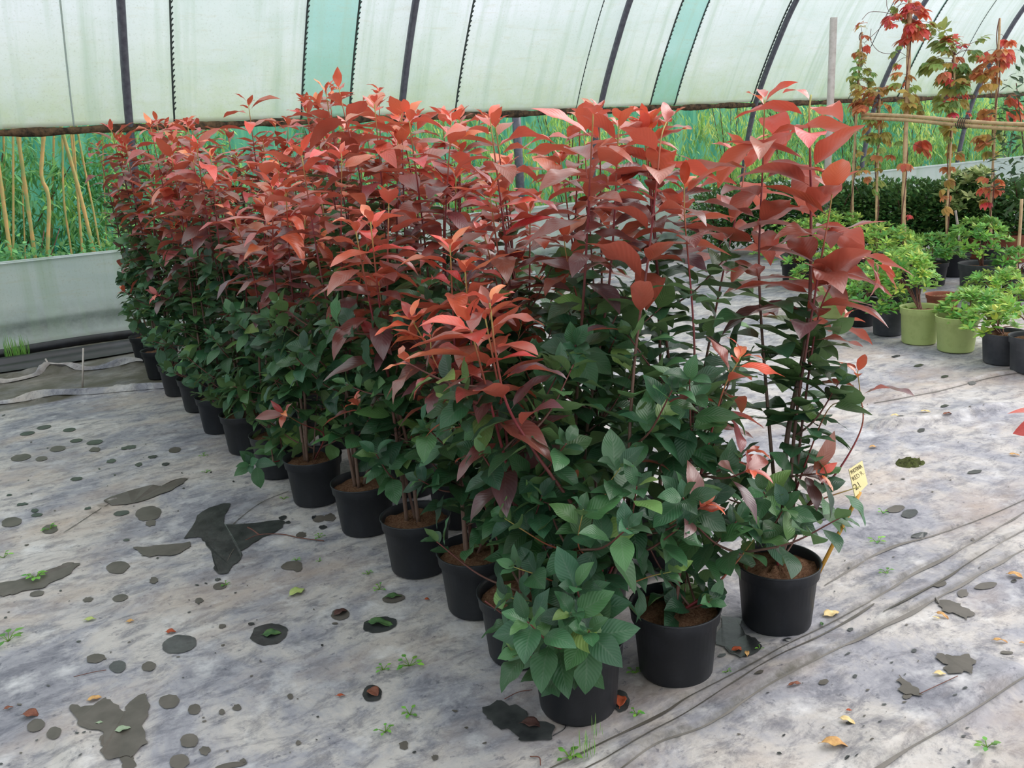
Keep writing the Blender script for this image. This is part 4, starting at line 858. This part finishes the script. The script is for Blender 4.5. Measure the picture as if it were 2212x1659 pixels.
creeper((2140, 588), [(2140, 450), (2148, 300), (2155, 150), (2160, 40)], [(2150, 120, 28, 14, 14, .25, .5, .10), (2135, 145, 25, 12, 10, .4, .6, .11), (2180, 115, 16, 14, 6, .05, .35, .09), (2135, 170, 16, 14, 6, .5, .65, .10), (2180, 225, 10, 22, 5, .12, .3, .11), (2125, 245, 20, 12, 7, .25, .5, .09), (2130, 310, 20, 20, 8, .4, .7, .09), (2150, 300, 14, 30, 5, .5, .9, .07), (2140, 390, 20, 16, 6, .15, .4, .10), (2130, 430, 8, 20, 4, .1, .6, .07), (2175, 90, 10, 10, 2, .1, .3, .07)], 'creeper with salmon and orange leaves on the rightmost tall cane')
e_ = [o for o in bpy.data.objects if o.name.startswith('potted_creeper')][2]; gl = np.array(e_.location); dp = depth_of(gl+[0, 0, .5]); a = Acc()
for pts in ([(1965, -20), (1935, 22), (1900, 62), (1868, 92)], [(1915, -10), (1918, 20), (1940, 38), (1958, 42)], [(1882, 62), (1880, 85), (1895, 108), (1915, 116), (1935, 115)], [(1862, 42), (1880, 26), (1915, 28), (1950, 40)]):
    a.tube(smoothline([at_depth(x_, y_, dp)-gl for x_, y_ in pts], 8), .0028, 5)
a.build('tendrils', 'bark', e_)
# bamboo rails tied across the canes
dA = depth_of([*ground(1862, 592)[:2], 1.5]); dB = depth_of([*ground(2150, 640)[:2], 1.45])
for k, (ya, yb, l) in enumerate(((247, 268, 'upper bamboo rail tied across the creeper canes'), (255, 279, 'lower bamboo rail tied across the creeper canes'))):
    A_ = at_depth(1862, ya, dA-.1); B_ = at_depth(2300, yb+5, dB-.3); a = Acc(); Q = np.array([A_+(B_-A_)*u for u in np.linspace(0, 1, 60)]); Q[:, 2] += .008*np.sin(np.linspace(0, 7, 60))
    a.tube(Q, .017*(1+.12*(np.arange(60) % 12 == 0)), 10); o = a.build('bamboo_rail', 'bamboo'); tag(o, l, 'bamboo pole', 'bamboo rails')
mid = at_depth(2075, 266, (dA+dB)/2-.2); a = Acc(); th = np.linspace(0, 30, 120); ax = unit(B_-A_); u = unit(np.cross(ax, [0, 0, 1])); w = np.cross(ax, u)
v_ = ray(2080, 266); s_ = ((A_-O)@np.cross(ax, np.cross(v_, ax)))/(v_@np.cross(ax, np.cross(v_, ax))); mid = O+v_*s_
a.tube(mid+ax*(th[:, None]/30-.5)*.10+u*np.cos(th)[:, None]*.03+w*np.sin(th)[:, None]*.045, .004, 5); o = a.build('twine_lashing', 'twine'); tag(o, 'dark twine lashing binding the two bamboo rails', 'twine')
# grey plank standing behind
g = ground(1780, 560); dp = depth_of([*g[:2], 1.5]); T_ = at_depth(1801, 38, dp); a = Acc(); B2 = np.array([g[0], g[1], 0.]); ax = unit(T_-B2); s1 = unit(np.cross(ax, ROT[:, 2])); s2 = np.cross(ax, s1)
Rm = np.stack([s1, s2, ax], 1); a.box((T_+B2)/2, (.075, .03, np.linalg.norm(T_-B2)), 0, Rm); o = a.build('wooden_plank', 'weathered_wood', None, False); tag(o, 'upright pale grey wooden plank behind the tallest photinia', 'plank')
# bare leaning cane and grey pipe among the hedge
for (p0, p1, rr_, l, m) in (((2076, 575), (2064, 455), .012, 'pale grey leaning stick in front of the dark hedge', 'weathered_wood'), ((2190, 620), (2207, 430), .014, 'short bamboo cane standing at the right edge', 'bamboo')):
    g = ground(*p0); dp = depth_of(g+[0, 0, .4]); t1 = at_depth(*p1, dp); a = Acc(); a.tube(smoothline([g, (g+t1)/2+[.02, 0, 0], t1], 6), rr_, 8); o = a.build('garden_cane', m); tag(o, l, 'cane')
# photinia beside the camera, only the pot edge and one leaf in view
g = ground(2420, 1770); e = thing('potted_photinia', (g[0], g[1], 0), 'dark pot cut off by the bottom right corner', 'potted plant'); pot_mesh(e, .17, .24)
lv = Leaves(); a = Acc(); dp = depth_of([g[0], g[1], .6]); q0 = at_depth(2275, 900, dp)-[g[0], g[1], 0]; q1 = at_depth(2206, 935, dp)-[g[0], g[1], 0]
a.tube(smoothline([(0, 0, .2), (0.02, .01, .5), q0, q0+[0, 0, .15]], 6), .006, 7, .3); s = a.build('stem', 'stem', e)
for k in range(6): 
    an = k*1.05; d = unit(q1-q0) if k == 0 else unit([math.cos(an+3), math.sin(an+3), .2]); lv.add(q0, d, [0, 0, 1] if k else ROT[:, 2], np.linalg.norm(q1-q0)*1.0+.01, .022, .5, .3, 0, .3)
lv.build('red_leaves', 'red_leaf', s)

# ------------------------------------------------------------------ fallen leaves, seedlings, moss, twigs
def fallen(x_, y_, Lpx, mat, label, ang=0., curl=.8, W=.45, wave=.1, flip=False):
    g = ground(x_, y_); sc = depth_of(g)/F; L = Lpx*sc; right = unit([ROT[0][0], ROT[1][0], 0]); fw = np.array([-right[1], right[0], 0])
    d = right*math.cos(ang)+fw*math.sin(ang); z = floor_z(g[0], g[1])
    lv = Leaves(); h = L*curl*.18+.006
    lv.add(-d*L*.5+np.array([0, 0, .006]), unit(d+np.array([0, 0, curl*.42])), np.array([0, 0, 1.]), L*1.05, L*W*.5, curl, .25*(-1 if flip else 1), L*wave*.5, .5, .5)
    o = lv.build('fallen_leaf', mat, None, 12, 7); o.location = (g[0], g[1], z); tag(o, label, 'fallen leaf', 'fallen leaves on the ground cover')
    md = o.modifiers.new('t', 'SOLIDIFY'); md.thickness = .0008
FALL = [(640, 1281, 42, 'fallen_lime', 'pale lime leaf lying flat in the middle of the left floor', .9, .3, .7), (192, 1339, 28, 'fallen_lime', 'small yellow-green leaf near the left edge', .2, .4, .45),
 (735, 1325, 38, 'dead_dark', 'dark brown curled leaf with a pale stalk in a dark spot', .8, .9, .6), (820, 1350, 66, 'fallen_green', 'dark green rolled leaf lying in front of the third pot', -.25, .9, .42), (848, 1291, 44, 'fallen_green', 'narrow green leaf lying in an oval hole', .2, .7, .35),
 (806, 1499, 34, 'dead_brown', 'round brown leaf in a wet spot at bottom centre', -.8, .9, .85), (1148, 1570, 56, 'dead_dark', 'lumpy brown leaf in the black puddle by the nearest pot', -.2, 1.2, .5), (1342, 1522, 52, 'dead_rust', 'rust coloured leaf standing right of the nearest pot', 1.3, .9, .5),
 (585, 1372, 42, 'fallen_green', 'mottled green leaf inside a round wet spot', .1, .3, .7), (264, 1581, 34, 'fallen_pale', 'pale grey-green leaf floating in the clover-shaped puddle', .3, .2, .6), (215, 1567, 18, 'fallen_pale', 'tiny pale leaf at the rim of the clover-shaped puddle', .1, .2, .4),
 (66, 1548, 42, 'dead_brown', 'crumpled brown leaf at the bottom left edge', 0, 1.2, .6), (18, 1532, 20, 'dead_brown', 'small brown leaf scrap at the left edge', .6, 1, .5), (203, 1513, 30, 'dead_tan', 'tan leaf touching the top of the clover-shaped puddle', .4, .5, .6), (368, 1367, 24, 'dead_rust', 'pinkish tan leaf above a round wet spot', 0, .6, .6),
 (1794, 1330, 42, 'dead_cream', 'cream leaf beside the right front pot', .35, .3, .6), (1775, 1352, 18, 'fallen_green', 'tiny green leaf under the cream leaf', 1.4, .4, .4), (1803, 1614, 70, 'dead_tan', 'large orange-tan leaf lying alone at the bottom right', -.15, 1.1, .35), (1829, 1565, 36, 'dead_cream', 'curled cream leaf above the large orange-tan one', -.6, 1, .5),
 (2035, 1329, 32, 'dead_tan', 'rolled golden leaf beside the slanting puddle', -.9, 1.3, .4), (2022, 1334, 16, 'dead_cream', 'cream leaf scrap next to the rolled golden leaf', -.6, .6, .4), (2192, 1245, 34, 'dead_tan', 'crumpled golden leaf near the right edge', -.5, 1.2, .6), (2160, 1385, 34, 'dead_tan', 'narrow pinkish leaf curl at the right', -.25, 1.2, .3), (2208, 1390, 14, 'dead_tan', 'leaf curl cut by the right picture edge', -.2, 1.2, .4),
 (2028, 1461, 28, 'dead_cream', 'small cream leaf below the heart-shaped puddle', -.1, .5, .5), (971, 1245, 26, 'dead_brown', 'brown leaf tucked between the third and fourth pots', 1.3, .8, .5), (1592, 1411, 30, 'dead_rust', 'red-brown leaf in the wet hollow between the front pots', .2, 1, .6), (1613, 1424, 26, 'dead_tan', 'tan leaf tip at the edge of the wet hollow', 1.4, 1, .4),
 (1715, 1482, 36, 'dead_brown', 'frayed brown scraps on the ridge of the seam', .3, .8, .3), (1833, 1541, 14, 'dead_rust', 'tiny rust scrap above the curled cream leaf', 0, .5, .5), (735, 1506, 22, 'dead_rust', 'small red leaf scrap left of the round brown leaf', .1, .5, .35), (922, 1297, 12, 'dead_rust', 'tiny rust leaf right of the oval hole', 0, .8, .7), (280, 1343, 18, 'dead_tan', 'faint tan leaf flake near the small yellow one', .3, .3, .6),
 (1885, 968, 20, 'dead_tan', 'tan leaf among litter beyond the tag', .2, .6, .5), (1932, 908, 22, 'dead_cream', 'cream leaf in the litter patch on the far floor', .1, .6, .5), (1998, 893, 22, 'dead_cream', 'cream flake farther right in the litter patch', -.3, .6, .5), (2045, 905, 26, 'dead_brown', 'brown leaf on the far floor at right', .3, .8, .4), (2190, 985, 22, 'dead_tan', 'tan leaf at the right edge of the far floor', -.4, .7, .5)]
for f_ in FALL: fallen(*f_)
def seedling(x_, y_, s, n, label, grass=False):
    g = ground(x_, y_); sc = depth_of(g)/F*s; lv = Leaves(); a = Acc()
    for k in range(n):
        an = k*2.4+rnd.random(); r = sc*rnd.uniform(.3, .9)
        if grass: lv.add((rnd.uniform(-1, 1)*sc*.4, rnd.uniform(-1, 1)*sc*.4, 0), unit([math.cos(an)*.4, math.sin(an)*.4, 1]), [math.cos(an), math.sin(an), .1], sc*rnd.uniform(.6, 1.3), sc*.02, .6, .1, 0, rnd.random())
        else:
            p = np.array([math.cos(an)*r*.6, math.sin(an)*r*.6, sc*rnd.uniform(.15, .4)]); a.tube([(0, 0, 0), p], .0012, 4)
            lv.add(p, unit([math.cos(an), math.sin(an), .15]), [0, 0, 1], sc*rnd.uniform(.35, .55), sc*.15, .4, .1, 0, rnd.random())
    e = thing('grass_tuft' if grass else 'seedling', (g[0], g[1], floor_z(g[0], g[1])), label, 'grass' if grass else 'weed', 'weeds on the ground cover')
    a.build('stalks', 'weed_leaf', e); lv.build('leaves', 'weed_leaf', e, 5, 3, petiole=.02)
SEED = [((78, 1250), 34, 9, 'bushy green seedling in the muddy puddle at the left edge'), ((18, 1385), 44, 7, 'broad-leaved weed at the left picture edge below mid height'), ((108, 1143), 24, 5, 'seedling in a dark spot near the left edge'), ((8, 1205), 26, 5, 'seedling cut by the left picture edge'), ((690, 1160), 18, 5, 'seedling at the right end of the twig'),
 ((640, 1210), 14, 4, 'seedling above the lime leaf'), ((690, 1212), 12, 4, 'tiny seedling right of the one above the lime leaf'), ((488, 1264), 18, 5, 'seedling in a spot below the three-armed puddle'), ((885, 1440), 36, 7, 'largest seedling in front of the nearest pots'), ((828, 1448), 24, 5, 'seedling left of the largest one'), ((885, 1545), 30, 5, 'seedling below the largest one'), ((833, 1582), 26, 7, 'bright seedling near the bottom edge'),
 ((820, 1272), 20, 5, 'faint seedling behind the oval hole'), ((795, 1240), 16, 4, 'tiny seedling left of the third pot'), ((1372, 1455), 26, 6, 'seedling between the nearest pot and the middle front pot'), ((1375, 1557), 26, 6, 'seedling at the seam right of the nearest pot'), ((1640, 1413), 14, 4, 'tiny seedling at the wet hollow'), ((1570, 1462), 14, 3, 'tiny seedling on the seam below the middle front pot'), ((1230, 1640), 36, 8, 'seedling at the bottom edge on the seam'),
 ((1895, 1176), 26, 6, 'seedling above the creases right of the tag stick'), ((1908, 1108), 18, 5, 'seedling just beside the tag'), ((1915, 1243), 24, 5, 'pale seedling on the right floor'), ((2132, 1612), 36, 6, 'two-lobed seedling at the bottom right'), ((440, 985), 16, 4, 'tiny seedling left of the drooping branch'), ((445, 1020), 14, 4, 'tiny seedling below the drooping branch'), ((612, 1078), 14, 4, 'tiny seedling by the sixth pot'), ((105, 740), 34, 9, 'green weed growing at the foot of the side sheet')]
for (p, s_, n_, l) in SEED: seedling(*p, s_, n_, l)
seedling(1255, 1635, 60, 14, 'tuft of thin grass at the seam near the bottom edge', True); seedling(40, 778, 50, 60, 'patch of grass at the foot of the wall, far left', True); seedling(1290, 1600, 40, 8, 'small tuft of thin grass above the bottom tuft', True)
g = ground(1966, 1000); a = Acc(); rr = np.linspace(0, 1, 8); th = np.linspace(0, 2*PI, 24, endpoint=False); G = np.stack([rr[:, None]*.055*np.cos(th)*1.4, rr[:, None]*.055*np.sin(th), .016*(1-rr[:, None]**2)+.004*rng.normal(size=(8, 24))*(rr[:, None] > .1)*(rr[:, None] < .95)], -1)
a.grid(G, True); o = a.build('moss_clump', 'moss'); o.location = (g[0], g[1], floor_z(g[0], g[1])); tag(o, 'brownish moss clump on the bright floor right of the block', 'moss')
# twigs
for pts, r_, l in (([(700, 1169), (650, 1163), (610, 1155), (560, 1156), (530, 1168)], .002, 'reddish twig lying across the dark three-armed puddle'), ([(560, 1156), (545, 1145), (535, 1140)], .0035, 'broken orange twig end on the dark puddle'), ([(1195, 1595), (1220, 1580), (1218, 1565), (1200, 1562)], .0014, 'thin looped black wire by the nearest pot'),
                   ([(1145, 1640), (1165, 1642), (1168, 1659)], .0015, 'small bent twig at the bottom edge'), ([(2068, 1470), (2040, 1482), (1985, 1508)], .0012, 'thin twig below the heart-shaped puddle'), ([(1090, 1515), (1120, 1500), (1150, 1495)], .0012, 'thin twig left of the nearest pot'), ([(160, 1465), (200, 1455), (230, 1450)], .0012, 'short twig left of the wet spots')):
    P = np.array([ground(*p)+[0, 0, .006] for p in pts]); P[:, 2] = [floor_z(a_, b_)+.005 for a_, b_, _ in P]; a = Acc(); a.tube(smoothline(P, 5), r_, 5); o = a.build('twig', 'bark' if 'wire' not in l else 'pond_black'); tag(o, l, 'twig' if 'wire' not in l else 'wire')
# thin stakes holding the sheet at left
for (p0, p1, l) in (((178, 838), (180, 752), 'thin pale stake pinned in the dark sheet at left'), ((112, 800), (98, 775), 'short pale peg left of the thin stake')):
    g = ground(*p0); dp = depth_of(g); t1 = at_depth(*p1, dp); a = Acc(); a.tube([g, t1], .007, 6); o = a.build('stake', 'weathered_wood'); tag(o, l, 'stake')
# folded dark sheet edges beside the wall at left
for k, (pts, wd, l) in enumerate((([(-60, 880), (60, 868), (160, 858), (260, 848), (390, 838)], .022, 'grey hem of the ground cover lying farthest from the wall'), ([(-60, 842), (40, 822), (120, 803), (200, 800), (310, 786)], .022, 'grey folded hem of the ground cover nearer the wall'))):
    P = smoothline(np.array([ground(*p) for p in pts]), 8); a = Acc(); u = np.linspace(-1, 1, 9); T_ = np.gradient(P, axis=0); T_ /= np.linalg.norm(T_, axis=1, keepdims=True); N_ = np.cross([0, 0, 1], T_)
    G = P[:, None]+N_[:, None]*(u*wd)[None, :, None]; G[..., 2] = floor_zs(G[..., 0].ravel(), G[..., 1].ravel()).reshape(G.shape[:2])+.008+.02*np.clip(1-u**2, 0, 1)[None]; a.grid(G); o = a.build('folded_hem', 'ground_cover'); tag(o, l, 'fabric hem')
for o in bpy.data.objects:
    if o.type == 'MESH' and not o.data.polygons: print('EMPTY MESH', o.name)
